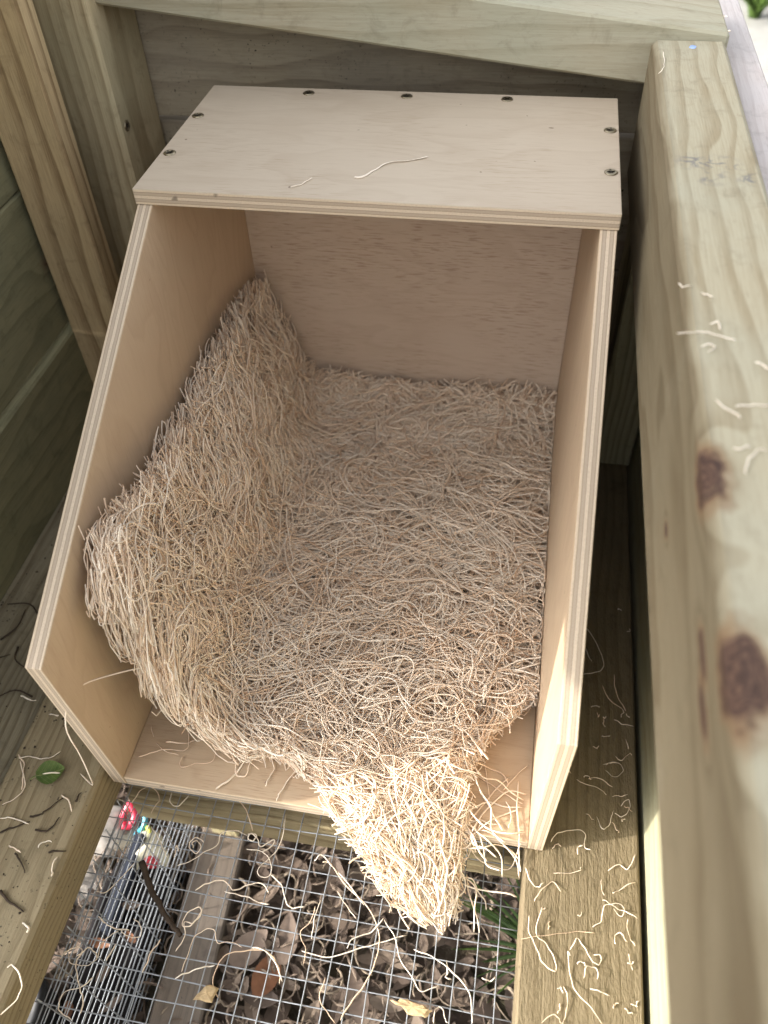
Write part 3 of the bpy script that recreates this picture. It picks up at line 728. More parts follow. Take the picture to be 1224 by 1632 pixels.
def strand_arrays(P, Nn, w, th):
    Nf, K, _ = P.shape
    Tn = np.gradient(P, axis=1); Tn /= np.linalg.norm(Tn, axis=2)[..., None] + 1e-9
    tw = RNG.uniform(-0.7, 0.7, (Nf, 1)) + RNG.uniform(-0.15, 0.15, (Nf, 1)) * np.arange(K)[None]
    A = np.cross(Tn, Nn); A /= np.linalg.norm(A, axis=2)[..., None] + 1e-9; B = np.cross(A, Tn)
    ca, sa = np.cos(tw)[..., None], np.sin(tw)[..., None]; A, B = A * ca + B * sa, B * ca - A * sa
    w = w[:, None, None]; th = th[:, None, None]
    return np.stack([P - A * w / 2, P - B * th / 2, P + A * w / 2, P + B * th / 2], 2)
def strands_mesh(name, Vs, tones, parent, origin):
    """Vs: list of (N,K,4,3)"""
    verts = []; faces = []; tt = []; base_i = 0
    for V, tn in zip(Vs, tones):
        Nf, K = V.shape[:2]
        idx = base_i + np.arange(Nf * K * 4).reshape(Nf, K, 4)
        j1 = np.roll(idx, -1, axis=2)
        q = np.stack([idx[:, :-1], j1[:, :-1], j1[:, 1:], idx[:, 1:]], -1).reshape(-1, 4)
        verts.append(V.reshape(-1, 3)); faces.append(q); tt.append(np.repeat(tn, K * 4)); base_i += Nf * K * 4
    v = ((np.concatenate(verts) - np.asarray(origin)) * MM).astype(np.float32); f = np.concatenate(faces).astype(np.int32); tt = np.concatenate(tt).astype(np.float32)
    me = bpy.data.meshes.new(name); me.vertices.add(len(v)); me.vertices.foreach_set('co', v.ravel())
    me.loops.add(f.size); me.loops.foreach_set('vertex_index', f.ravel())
    me.polygons.add(len(f)); me.polygons.foreach_set('loop_start', np.arange(0, f.size, 4, dtype=np.int32)); me.polygons.foreach_set('loop_total', np.full(len(f), 4, np.int32))
    me.polygons.foreach_set('use_smooth', np.ones(len(f), bool))
    at = me.attributes.new('tone', 'FLOAT', 'POINT'); at.data.foreach_set('value', tt)
    me.materials.append(M['fibre']); me.update(); me.validate()
    o = bpy.data.objects.new(name, me); link(o, parent)
    pw = np.array(parent.location) * 1000; o.location = Vector(((np.asarray(origin) - pw) * MM).tolist()); return o

np_root = empty('nesting_pad', (180, 240, 0), 'curled pad of pale wood fibre bent up the left side of the nest box', 'nesting pad')
def slab(name, sh, keep, off_top, thick):
    """solid core of the pad under the strands"""
    Gt = sh.G + sh.N * off_top; Gb = sh.G + sh.N * (off_top - thick); nu, nv = Gt.shape[:2]
    Gb[..., 2] = np.maximum(Gb[..., 2], np.where(Gb[..., 1] > -3, 1.0, -48)); Gb[..., 0] = np.clip(Gb[..., 0], 14, 340); Gt[..., 0] = np.clip(Gt[..., 0], 15, 339.5)
    V = np.concatenate([Gt.reshape(-1, 3), Gb.reshape(-1, 3)]); n = nu * nv; F = []; edges = {}
    for i in range(nu - 1):
        for j in range(nv - 1):
            if not keep[i, j]: continue
            q = [i * nv + j, (i + 1) * nv + j, (i + 1) * nv + j + 1, i * nv + j + 1]
            F.append(tuple(q)); F.append(tuple(k + n for k in q[::-1]))
            for a, b in zip(q, q[1:] + q[:1]): edges[(a, b)] = 1
    for (a, b) in list(edges):
        if (b, a) not in edges: F.append((b, a, a + n, b + n))
    o = mesh_obj(name, V, F, M['fibre'], np_root, (180, 240, 0), True, tone=0.35); return o
sg = np.linspace(0, LU, NU); kp = np.zeros((NU - 1, NV - 1), bool)
for i in range(NU - 1):
    kp[i] = (ys[:-1] > y_front(sg[i]) + (12 if sg[i] < 200 else 30))
kp[-6:] = False
slab('pad_core', pad, kp, -20, 9)
kt = np.ones((33, 21), bool); kt[-2:] = False; kt[:, :2] = False; kt[:, -2:] = False
slab('tongue_core', tongue, kt, -11, 6)

Vs = []; tones = []; BUN = 4
def tone(N): return np.clip(RNG.beta(1.9, 1.15, N), 0.03, 1.0) * np.where(RNG.random(N) < 0.004, 0.0, 1.0)
def add_layer(sh, inside, N, a_rng, b_rng, hlo, hhi, ang_sig, K, len_rng, chaos, slack=9.0, filt=None, wr=(0.8, 1.4), hamp=1.3, ang0=0.0, curl=0.028, reflect=False):
    nb_ = max(1, N // BUN); a = RNG.uniform(*a_rng, nb_); b = RNG.uniform(*b_rng, nb_)
    m = inside(a, b, 0.0)
    if filt is not None: m &= filt(a, b)
    a, b = a[m], b[m]; n = len(a)
    flow = 0.35 * np.sin(a * 0.017 + 1.1 * np.sin(b * 0.013)) + 0.25 * np.sin(b * 0.03 + a * 0.011 + 2.0)
    ang = RNG.normal(ang0, ang_sig, n) + np.where(RNG.random(n) < 0.5, math.pi, 0); u = RNG.random(n) < chaos; ang[u] = RNG.uniform(0, 6.28, u.sum())
    L = RNG.uniform(*len_rng, n); kap = RNG.normal(0, 0.007, n); kap[u] += RNG.normal(0, curl, u.sum()); wam = np.abs(RNG.normal(0.30, 0.28, n)); wam[u] += 0.5
    h = RNG.uniform(hlo, hhi, n); ang = ang + np.where(u, 0, flow)
    ph = RNG.uniform(0, 6.28, (n, 3)); om = RNG.uniform(0.025, 0.085, (n, 1))
    rp = lambda v: np.repeat(v, BUN, axis=0)
    a, b, h, ang, L, kap, wam, ph, om = map(rp, (a, b, h, ang, L, kap, wam, ph, om)); n = len(a)
    off = RNG.normal(0, 3.2, n); al = RNG.uniform(-22, 22, n); a = a - np.sin(ang) * off + np.cos(ang) * al; b = b + np.cos(ang) * off + np.sin(ang) * al
    m = inside(a, b, 0.0); a, b, h, ang, L, kap, wam, ph, om = (v[m] for v in (a, b, h, ang, L, kap, wam, ph, om)); n = len(a)
    h = h + RNG.normal(0, 0.7, n); ang = ang + RNG.normal(0, 0.10, n); kap = kap + RNG.normal(0, 0.004, n); ph = ph + RNG.normal(0, 0.25, ph.shape); L = L * RNG.uniform(0.7, 1.2, n)
    P, Nn = walk(sh, inside, a, b, h, ang, L, K, kap, wam, slack, np.full(n, hamp), ph, om, reflect)
    P[..., 0] = np.clip(P[..., 0], 13.3, 341.0)
    box = P[..., 1] > -1; P[..., 2] = np.where(box, np.maximum(P[..., 2], 0.8), np.maximum(P[..., 2], -50.5)); P[..., 1] = np.minimum(P[..., 1], 484)
    V = strand_arrays(P, Nn, RNG.uniform(*wr, n), RNG.uniform(0.65, 0.95, n))
    Vs.append(V); tones.append(tone(n))
A0 = (0, LU); B0 = (20, 474)
front = lambda a, b: b < y_front(a) + 42
upright = lambda a, b: a > 235
top = lambda a, b: a > LU - 26
right = lambda a, b: a < 22
back = lambda a, b: b > 440
not_front = lambda a, b: (b > y_front(a) + 20) & ~((a > 215) & (b < y_front(a) + 40))
bank_ok = lambda a, b: ~((a > 215) & (b < y_front(a) + 36))
add_layer(pad, in_pad, 2700, A0, B0, -20, -8, 0.3, 14, (90, 170), 0.2, filt=bank_ok)
add_layer(pad, in_pad, 2900, A0, B0, -9, -1, 0.24, 20, (120, 220), 0.2, filt=not_front)
add_layer(pad, in_pad, 1500, A0, B0, -1, 5, 0.28, 22, (110, 230), 0.3, filt=not_front)
add_layer(pad, in_pad, 420, A0, B0, 4, 9, 0.45, 24, (60, 160), 0.55, curl=0.045)
add_layer(pad, in_pad, 1500, (250, LU), B0, -10, 4, 0.16, 18, (90, 160), 0.05, filt=bank_ok)
# frayed faces: top of the upright part, right edge, back edge, front edge
add_layer(pad, in_pad, 1700, (LU - 26, LU), B0, -20, 0, 0.3, 8, (22, 50), 0.15, slack=11, filt=lambda a, b: b > y_front(a) + 24)
add_layer(pad, in_pad, 800, (0, 24), B0, -24, 0, 0.25, 7, (20, 45), 0.1, slack=2)
add_layer(pad, in_pad, 900, (0, 330), (430, 474), -20, 6, 0.9, 12, (30, 80), 0.5, slack=12, hamp=4)
FA = (0, 235); FB = (205, LU)
add_layer(pad, in_pad, 1200, FA, (18, 130), -26, -4, 0.6, 14, (40, 110), 0.6, slack=8, filt=front, hamp=2)
add_layer(pad, in_pad, 1200, FA, (18, 130), -24, 6, 0.9, 18, (50, 130), 0.85, slack=14, filt=front, hamp=4, curl=0.055, reflect=True)
add_layer(pad, in_pad, 1300, FB, (18, 130), -26, -6, 1.2, 16, (60, 120), 0.9, slack=4, filt=front, hamp=3, curl=0.05, reflect=True)
add_layer(pad, in_pad, 1400, FB, (18, 130), -14, 5, 1.2, 20, (70, 150), 0.95, slack=10, filt=front, hamp=4, curl=0.06, reflect=True)
add_layer(pad, in_pad, 160, FB, (18, 130), -20, 8, 1.2, 22, (60, 150), 1.0, slack=30, filt=front, hamp=5, curl=0.05, reflect=True)
# tongue
add_layer(tongue, in_tongue, 1500, (0, tl), (-50, 50), -18, -4, 0.3, 14, (60, 140), 0.12, slack=8, hamp=1)
add_layer(tongue, in_tongue, 1500, (0, tl), (-50, 50), -6, 2, 0.35, 18, (70, 150), 0.3, slack=10, hamp=1.5, curl=0.04)
add_layer(tongue, in_tongue, 260, (0, tl), (-50, 50), 0, 5, 0.8, 20, (50, 130), 0.6, slack=20, hamp=3, curl=0.04)
add_layer(tongue, in_tongue, 420, (20, tl), (28, 50), -16, 2, 0.8, 16, (40, 90), 0.7, slack=24, hamp=5, curl=0.05)
add_layer(tongue, in_tongue, 300, (20, tl), (-50, -32), -16, 2, 0.6, 16, (40, 90), 0.6, slack=16, hamp=4, curl=0.05)
fm = strands_mesh('fibre_mass', Vs, tones, np_root, (180, 240, 0)); fm['kind'] = 'stuff'

# the 300 loose strands on top that show largest
def loose_on(sh, inside, N, a_rng, b_rng, chaos, hr, lr, wr=(1.0, 1.7), ang_sig=0.5):
    out = []
    a = RNG.uniform(*a_rng, N * 3); b = RNG.uniform(*b_rng, N * 3); m = inside(a, b, 0.0); a, b = a[m][:N], b[m][:N]; n = len(a)
    ang = RNG.normal(0, ang_sig, n) + np.where(RNG.random(n) < 0.5, math.pi, 0); u = RNG.random(n) < chaos; ang[u] = RNG.uniform(0, 6.28, u.sum())
    kap = RNG.normal(0, 0.014, n); kap[u] += RNG.normal(0, 0.03, u.sum()); wam = np.abs(RNG.normal(0.35, 0.35, n))
    P, Nn = walk(sh, inside, a, b, RNG.uniform(*hr, n), ang, RNG.uniform(*lr, n), 24, kap, wam, 16.0, np.full(n, 2.2))
    P[..., 0] = np.clip(P[..., 0], 14, 340.5); box = P[..., 1] > -1; P[..., 2] = np.where(box, np.maximum(P[..., 2], 1.0), np.maximum(P[..., 2], -50.5)); P[..., 1] = np.minimum(P[..., 1], 484)
    V = strand_arrays(P, Nn, RNG.uniform(*wr, n), RNG.uniform(0.7, 1.1, n)); tn = np.clip(RNG.beta(3, 1.3, n), 0.1, 1)
    for i in range(n):
        v = V[i].reshape(-1, 3); K = V.shape[1]; F = []
        for k in range(K - 1):
            for j in range(4): F.append((k * 4 + j, k * 4 + (j + 1) % 4, k * 4 + 4 + (j + 1) % 4, k * 4 + 4 + j))
        F += [(3, 2, 1, 0), (4 * K - 4, 4 * K - 3, 4 * K - 2, 4 * K - 1)]
        mesh_obj('fibre', v, F, M['fibre'], np_root, v[0], True, tone=float(tn[i]))
loose_on(pad, in_pad, 120, (0, LU), (100, 470), 0.5, (2, 7), (60, 170))
loose_on(pad, in_pad, 80, (20, 330), (25, 130), 0.6, (2, 8), (50, 150))
loose_on(pad, in_pad, 55, (290, LU), (25, 150), 0.95, (2, 10), (60, 150), wr=(1.0, 1.6))
loose_on(tongue, in_tongue, 22, (10, tl), (-50, 50), 0.6, (1, 7), (40, 120))
# stray strands bridging from the torn end towards the right rail
for i in range(23):
    s = RNG.uniform(0.25, 0.85); i0 = int(s * 33); p = T[i0, 21] + RNG.normal(0, 4, 3); L = RNG.uniform(25, 62); a = RNG.normal(-0.15, 0.55)
    q = [p]
    for k in range(4):
        a += RNG.normal(0, 0.45); n_ = q[-1] + np.array((math.cos(a) * L / 4, math.sin(a) * L / 4, RNG.normal(-4, 5)))
        n_[0] = min(n_[0], 338); n_[2] = max(n_[2], 1.5 if n_[1] > -1 else -50); q.append(n_)
    P = smooth_path(q, 5); V, F = ribbon(P, RNG.uniform(1.0, 1.6), 0.8, 0.7)
    mesh_obj('fibre', V, F, M['fibre'], np_root, P[0], True, tone=float(RNG.uniform(0.4, 1)))
# ------------------------------------------------------------------ loose strands shed around the box
def shaving(pts, z, label, group, w=1.5, lift=2.5, cat='wood shaving', tn=None, per=7, name='wood_shaving'):
    P = np.array([(x, y, z) for x, y in pts], float); P[:, :2] += RNG.normal(0, 0.25, (len(P), 2)); S = smooth_path(P, per); K = len(S); S[:, :2] += 0.55 * np.sin(np.arange(K)[:, None] * RNG.uniform(0.25, 0.5) + RNG.uniform(0, 6, (1, 2))) + 0.25 * np.sin(np.arange(K)[:, None] * 1.1 + RNG.uniform(0, 6, (1, 2))); S[1:-1] = (S[:-2] + 2 * S[1:-1] + S[2:]) / 4
    u = np.linspace(0, 1, K); S[:, 2] += lift * np.abs(np.sin(u * math.pi * random.uniform(1, 2.5) + random.uniform(0, 1))) * random.uniform(0.3, 1) + 0.3
    V, F = ribbon(S, w * random.uniform(0.7, 1.3), 0.55, 0.9)
    o = mesh_obj(name, V, F, M['fibre'], None, S[K // 2] * np.array((1, 1, 0)) + np.array((0, 0, z)), True, tone=float(np.clip(RNG.beta(3, 1.4), 0.15, 1)) if tn is None else tn)
    return tag(o, label, cat, group)
def describe(pts):
    P = np.array(pts, float); d = np.diff(P, axis=0); L = np.linalg.norm(d, axis=1).sum(); an = np.unwrap(np.arctan2(d[:, 1], d[:, 0])); tr = np.abs(np.diff(an)).sum() if len(an) > 1 else 0
    sh = 'straight' if tr < 0.45 else 'gently bent' if tr < 1.3 else 'hooked' if tr < 2.8 else 'looped'
    return ('long ' if L > 50 else 'short ' if L < 22 else '') + sh
def mesh_zone(pts):
    x, y = np.mean(pts, 0)
    if y > -14: return 'just below the box floor' + (' on the left' if x < 60 else '')
    if x < 45: return 'over the upright wire wall' + (' low down' if y < -70 else '')
    if x < 110: return 'over the grey base board' + (' near the bottom' if y < -75 else '')
    if x < 205: return 'left of the hanging pad end' + (' near the bottom' if y < -80 else '')
    return 'below the hanging pad end' if x < 290 else 'next to the right floor rail'
def rail_zone(pts):
    x, y = np.mean(pts, 0)
    return ('on the sunlit' if y < 5 else 'on the shaded') + ' right floor rail, ' + ('beside the mesh edge' if x < 368 else 'beside the wall crack' if x > 405 else 'mid width') + (' low down' if y < -75 else ' far back' if y > 100 else '')
MESH_L = 'loose curly wood shaving lying on the wire mesh floor'; MESH_G = 'shavings on the wire mesh'
special = {'m1': 'broad bow-shaped shaving sweeping down the mesh left of the hanging pad end', 'm4': 'long shaving curving down the mesh beside the grass tuft',
           'b5': 'double-looped shaving with a tail on the mesh over the base board', 'b11': 'tight flat spiral shaving on the mesh beside the upright wire wall',
           'b4': 'wide arched shaving on the mesh above the rust-brown leaf', 'b6': 'tangled looped shaving on the mesh just below the box floor',
           'd3': 'long wavy looping shaving over the upright wire mesh at bottom left', 'b3': 'long crooked shaving on the mesh over the grey base board',
           'm2': 'nearly straight long shaving lying across the mesh below the pad tip'}
for k in [k for k in TR if k[0] in 'mbdefc' and k[1:].isdigit() and k != 'c1']:
    sp = special.get(k)
    shaving(TR[k], -51.2, sp or 'pale %s shaving on the mesh %s' % (describe(TR[k]), mesh_zone(TR[k])), MESH_G, 1.6 if k == 'm1' else 0.95, 3.5)
RAIL_L = 'short curly wood shaving on the rough right floor rail'; RAIL_G = 'shavings on the right floor rail'
rs = {'r4': 'large open double-loop shaving on the sunlit right floor rail', 'r1': 'long sweeping shaving at the bottom of the right floor rail', 'r5': 'thin straight shaving lying across the right floor rail'}
for k in [k for k in TR if k[0] == 'r' and k[1:].isdigit()]:
    sp = rs.get(k); shaving(TR[k], -12.2, sp or '%s shaving %s' % (describe(TR[k]), rail_zone(TR[k])), RAIL_G, 0.62, 3.5)
for i in range(26):
    x, y = random.uniform(350, 424), random.uniform(-150, 240); a = random.uniform(0, 6.28); L = random.uniform(3, 9); kq = random.uniform(-0.25, 0.25)
    pts = []; px, py = x, y
    for q in range(4): pts.append((min(max(px, 343), 425), py)); px += L / 3 * math.cos(a); py += L / 3 * math.sin(a); a += kq * L / 2
    shaving(pts, -12.2, 'tiny shaving crumb ' + rail_zone(pts), RAIL_G, 0.7, 1.0)
ls = {'l9': 'long crooked shaving hanging down the speckled left rail', 'l10': 'wavy shaving lying across the left rail above the green leaf'}
for k in [k for k in TR if k[0] == 'l' and k[1:].isdigit()]:
    sp = ls.get(k); shaving(TR[k], 8.2, sp or '%s pale shaving on the speckled left rail %s' % (describe(TR[k]), 'behind the green leaf' if np.mean(TR[k], 0)[1] > 5 else 'at the bottom left corner' if np.mean(TR[k], 0)[1] < -95 else 'in front of the green leaf'), 'shavings on the left floor rail', 1.2, 2.0)
for k in [k for k in TR if k[0] == 'p' and k[1:].isdigit()]:
    shaving(TR[k], 0.6, '%s loose fibre on the bare box floor, %s of the pad end' % (describe(TR[k]), 'left' if np.mean(TR[k], 0)[0] < 200 else 'right'), 'fibres on the box floor', 0.9 if k in ('p4', 'p5', 'p6', 'p10', 'p11', 'p12', 'p13') else 1.4, 4.0 if k in ('p1', 'p2', 'p3') else 1.0, name='loose_fibre')
shaving(TR['lid1'], 354.7, 'long pale shaving resting on the plywood lid', None, 1.7, 0.8, tn=0.95)
shaving(TR['lid2'], 354.7, 'short crinkled shaving near the front of the plywood lid', None, 1.1, 0.8, tn=0.9)
for k in [k for k in TR if k[0] == 't' and k[1:].isdigit()]:
    sp = 'single short shaving near the far end of the knotty right top rail' if k == 't10' else None
    shaving(TR[k], 400.2, sp or '%s blurred shaving on the knotty right rail %s' % (describe(TR[k]), 'well above the first knot' if np.mean(TR[k], 0)[1] > 82 else 'just above the first knot' if np.mean(TR[k], 0)[1] > 30 else 'beside the first knot'), 'shavings on the right top rail', 0.65, 1.0, tn=0.95)
# dangling strand over the left panel's front edge
P = smooth_path([(60, 52, 105), (30, 30, 118), (8, 8, 125), (6, -13, 112), (5, -16, 70), (2, -18, 30), (-6, -14, 12), (-20, -6, 10)], 5)
V, F = ribbon(P, 1.3, 0.8, 0.6)
tag(mesh_obj('wood_shaving', V, F, M['fibre'], None, P[-1], True, tone=0.8), 'long single fibre trailing over the front edge of the left box panel', 'wood shaving')

# ------------------------------------------------------------------ twigs, leaf, chips
for k in [k for k in TR if k[:2] == 'tw']:
    P = smooth_path([(x, y, 9.3) for x, y in TR[k]], 4); K = len(P); P[:, :2] += RNG.normal(0, 0.35, (K, 2))
    V, F = tube(P, 1.1 if k == 'tw1' else 0.8, 5, np.linspace(1.1, 0.5, K))
    big = k == 'tw1'
    tag(mesh_obj('twig', V, F, M['twig'], None, P[0], True), 'thickest dark twig, at the left edge of the speckled rail' if big else '%s thin dark twig on the speckled left rail' % describe(TR[k]), 'twig', None if big else 'twigs on the left rail')
for i in range(8):
    x, y = random.uniform(-172, -95), random.uniform(20, 380); a = random.uniform(0, 6.28); L = random.uniform(10, 40)
    P = smooth_path([(x, y, 3.3), (x + L * .5 * math.cos(a), y + L * .5 * math.sin(a), 5.5), (min(max(x + L * math.cos(a + .4), -176), -88), y + L * math.sin(a + .4), 3.6)], 4)
    V, F = tube(P, 0.9, 5, np.linspace(1.1, 0.5, len(P)))
    tag(mesh_obj('twig', V, F, M['twig'], None, P[0], True), '%s dark twig at the foot of the left wall, %s' % ('long' if L > 27 else 'short', 'far back' if y > 260 else 'mid way' if y > 130 else 'beside the box front'), 'twig', 'twigs along the left wall')
P = smooth_path([(x, y, -49.3) for x, y in TR['stick']], 4); K = len(P); P[:, 2] += np.linspace(1, 0, K); P[:, :2] += RNG.normal(0, 0.3, (K, 2))
V, F = tube(P, 2.3, 8, np.linspace(1.15, 0.75, K) * RNG.uniform(0.88, 1.1, K))
tag(mesh_obj('stick', V, F, M['twig'], None, P[0], True), 'dark curved stick lying on the wire mesh', 'stick')
def leaf_mesh(L, Wd, curl=0.2, nx=6):
    V = []; F = []
    for i in range(nx + 1):
        u = i / nx; w = Wd * math.sin(math.pi * min(1, 0.06 + 0.92 * u)) ** 0.8 * (1 - 0.25 * u); zc = curl * L * (u - 0.5) ** 2 * 2
        for s in (-1, 0, 1): V.append((u * L - L / 2, s * w / 2, zc + abs(s) * curl * w * 0.6))
    for i in range(nx):
        for s in (0, 1): F.append((i * 3 + s, (i + 1) * 3 + s, (i + 1) * 3 + s + 1, i * 3 + s + 1))
    n = len(V); V = np.array(V); V2 = V - np.array((0, 0, 0.5)); m = len(F)
    F += [tuple(k + n for k in f[::-1]) for f in F[:m]]
    return np.vstack([V, V2]), F
def place_leaf(name, at, L, Wd, rz, mat, label, cat, tilt=(0, 0), curl=0.15):
    V, F = leaf_mesh(L, Wd, curl); o = mesh_obj(name, V, F, mat, None, (0, 0, 0), True); o.location = Vector(at) * MM; o.rotation_euler = (tilt[0], tilt[1], rz)
    return tag(o, label, cat)
lc = np.mean(TR['leaf'], 0)
place_leaf('green_leaf', (lc[0], lc[1], 10.2), 22, 23, 0.5, M['leaf_green'], 'round green leaf on the left floor rail beside the box', 'leaf', (0.08, 0.06), curl=0.22)
V, F = tube(smooth_path([(-9, 0, 1.2), (-13, 0.6, 0.6), (-17, -0.4, -0.6)], 4), 0.5, 5)
gl = [o for o in bpy.data.objects if o.name == 'green_leaf'][0]; st = mesh_obj('stalk', V, F, M['leaf_green'], None, (0, 0, 0), True); st.parent = gl
V, F = ribbon(smooth_path([(lc[0] - 5, lc[1] - 3, 13), (lc[0] + 2, lc[1] - 1, 13.6), (lc[0] + 9, lc[1], 13)], 4), 1.3, 0.7)
tag(mesh_obj('wood_shaving', V, F, M['fibre'], None, (lc[0], lc[1], 13), True, tone=0.9), 'short shaving lying on top of the green leaf', 'wood shaving')
M['rust'] = plain('rust_leaf', (0.25, 0.115, 0.062), 0.6, 0, 0.35, 0.06); M['mauve'] = plain('grey_leaf', (0.20, 0.15, 0.12), 0.65, 0, 0.3, 0.06)
place_leaf('dry_leaf', (112, -64, -281), 48, 30, 1.35, M['rust'], 'rust-brown oval dry leaf on the ground under the mesh', 'dry leaf', (0.1, 0.15))
place_leaf('dry_leaf', (124, -30, -279), 52, 27, 1.7, M['mauve'], 'large grey-brown dry leaf above the rust-brown one', 'dry leaf', (-0.1, 0.1))
place_leaf('dry_leaf', (88, -44, -279), 46, 32, 0.9, M['mauve'], 'broad mauve-grey dry leaf beside the base board', 'dry leaf', (0.15, -0.1))
place_leaf('dry_leaf', (205, -70, -278), 50, 26, 1.9, M['mauve'], 'pointed grey dry leaf below the pad tip', 'dry leaf', (0.1, 0.2))
M['chip'] = plain('bark_chip', (0.50, 0.37, 0.21), 0.85, 0, 0.45, 0.12)
def chip(key, label):
    P2 = np.array(TR[key], float); P2 = np.concatenate([[P2[i] * (1 - f) + P2[(i + 1) % len(P2)] * f for f in (0, .33, .66)] for i in range(len(P2))]) + RNG.normal(0, 0.9, (3 * len(P2), 2)); c = P2.mean(0); n = len(P2); V = []; F = []
    for zz, sc in ((-50.4, 0.92), (-48.6, 1.0), (-46.6, 0.8)):
        for i, p in enumerate(P2): V.append((*(c + (p - c) * sc), zz + RNG.uniform(-0.4, 0.9) + 0.12 * (p[0] - c[0])))
    V.append((*c, -45.6)); V.append((*c, -50.6))
    for l in range(2):
        for i in range(n): F.append((l * n + i, l * n + (i + 1) % n, (l + 1) * n + (i + 1) % n, (l + 1) * n + i))
    for i in range(n): F.append((2 * n + i, 2 * n + (i + 1) % n, 3 * n)); F.append(((i + 1) % n, i, 3 * n + 1))
    tag(mesh_obj('bark_chip', V, F, M['chip'], None, (*c, -50.5)), label, 'wood chip')
chip('chip1', 'tan bark chip on the mesh at the foot of the base board'); chip('chip2', 'ragged tan bark chip on the mesh at the bottom edge')

# ------------------------------------------------------------------ under the mesh: base board, litter, grass, odds and ends
W_base = wood('dirty_base_board', 'y', (0.19, 0.155, 0.125), (0.10, 0.08, 0.065), (20, 60), 8, seed=60, tint=(0.17, 0.145, 0.125), tint_amt=0.7, specks=0.4, contrast=0.4)
def bb(V):
    V = V.copy(); V[:, 0] += -(V[:, 1] - 64) * 0.04; return V
tag(timber('base_board', (1, -420, -312), (52, 330, -278), W_base, c=2.0, shear=bb), 'dirty grey base board on the ground inside the wire wall', 'timber board')
W_block = wood('pale_offcut', 'z', (0.58, 0.47, 0.29), (0.42, 0.32, 0.17), (10, 30), 6, seed=62)
tag(timber('timber_offcut', (14, 62, -278), (44, 84, -235), W_block, c=1.0), 'pale upright timber offcut behind the cross rail on the base board', 'timber block')
def litter():
    N = 2600; V = []; F = []; tn = []; kindc = []
    mat = NT('leaf_litter'); at = mat.n.new('ShaderNodeAttribute'); at.attribute_name = 'tone'
    c = mat.ramp(at.outputs['Fac'], [(0, (0.05, 0.036, 0.028)), (0.3, (0.13, 0.095, 0.075)), (0.55, (0.20, 0.15, 0.115)), (0.75, (0.25, 0.195, 0.15)), (0.9, (0.30, 0.24, 0.18)), (1.0, (0.52, 0.42, 0.30))])
    n = mat.noise(mat.vec('SCALE', mat.objco(), 1000.0), 0.08, 3.0); c = mat.mix(mat.mapr(n, 0.35, 0.7, 0, 0.45), c, (0.10, 0.075, 0.06))
    m = mat.done(c, 0.75, 0.25); off = 0
    for i in range(N):
        x, y = random.uniform(-260, 470), random.uniform(-420, 330)
        if -6 < x < 58 and random.random() < 0.93: continue
        L = random.choice((1, 1, 1, 1, 1.5)) * random.uniform(16, 34); v, f = leaf_mesh(L, L * random.uniform(0.35, 0.6), random.uniform(-0.08, 0.25), 6)
        a, b, cc = random.uniform(-0.4, 0.4), random.uniform(-0.35, 0.35), random.uniform(0, 6.28)
        Rm = np.array(Matrix.Rotation(cc, 3, 'Z') @ Matrix.Rotation(b, 3, 'Y') @ Matrix.Rotation(a, 3, 'X'))
        v = v @ Rm.T + np.array((x, y, GZ + 2 + random.uniform(0, 16))); V.append(v); F += [tuple(k + off for k in q) for q in f]; off += len(v)
        tn.append(np.full(len(v), random.uniform(0.05, 0.75)))
    for i in range(1500):
        x, y = random.uniform(-150, 470), random.uniform(-330, 250)
        if -6 < x < 58 and random.random() < 0.93: continue
        a = random.uniform(0, 6.28); kq = random.uniform(-0.1, 0.1); P = []; z = GZ + 10 + random.uniform(0, 14); L = random.uniform(15, 60); st = L / 8
        for q in range(9): P.append((x, y, z + 2 * math.sin(q))); x += st * math.cos(a); y += st * math.sin(a); a += kq * st
        v, f = ribbon(P, random.uniform(1.2, 3.2), 0.8, 0.9); V.append(v); F += [tuple(k + off for k in q) for q in f]; off += len(v)
        tn.append(np.full(len(v), random.choice((0.2, 0.45, 0.6, 0.7, 0.8, 0.92))))
    o = mesh_obj('leaf_litter', np.vstack(V), F, m, None, (170, -60, GZ), False, tone=np.concatenate(tn))
    tag(o, 'dry brown leaves and shredded wood covering the ground under the mesh', 'leaf litter', kind='stuff')
litter()
def tuft(name, at, n, L, spread, label, az=(0, 6.28), w=5.0, mat=None):
    g = empty(name, at, label, 'grass')
    for i in range(n):
        a = random.uniform(*az); l = L * random.uniform(0.6, 1.1); sp = spread * random.uniform(0.4, 1.1)
        P = np.array([np.array(at) + np.array((math.cos(a) * sp * u ** 1.4 * l, math.sin(a) * sp * u ** 1.4 * l, l * u * (1 - 0.45 * u * sp))) for u in np.linspace(0, 1, 7)])
        side = np.array((-math.sin(a), math.cos(a), 0)); ww = w * random.uniform(0.6, 1.1) * np.array((0.8, 1, 1, 0.9, 0.7, 0.45, 0.08))[:, None] / 2
        V = np.concatenate([P - side * ww, P + np.array((0, 0, -0.8)), P + side * ww, P + np.array((0, 0, -1.3))]); F = []
        for k in range(6):
            for c0, c1 in ((0, 7), (7, 14), (14, 21), (21, 0)): F.append((c0 + k, c1 + k, c1 + k + 1, c0 + k + 1))
        mesh_obj('blade', V, F, mat or M['grass'], g, at, True)
    return g
tuft('grass_tuft', (385, 0, GZ), 26, 120, 1.0, 'green grass tuft growing under the mesh beside the right rail', (2.0, 4.4))
tuft('garden_plant', (930, 2880, GZ), 30, 330, 1.1, 'blurred green strappy plant outside at the top right corner', w=40)
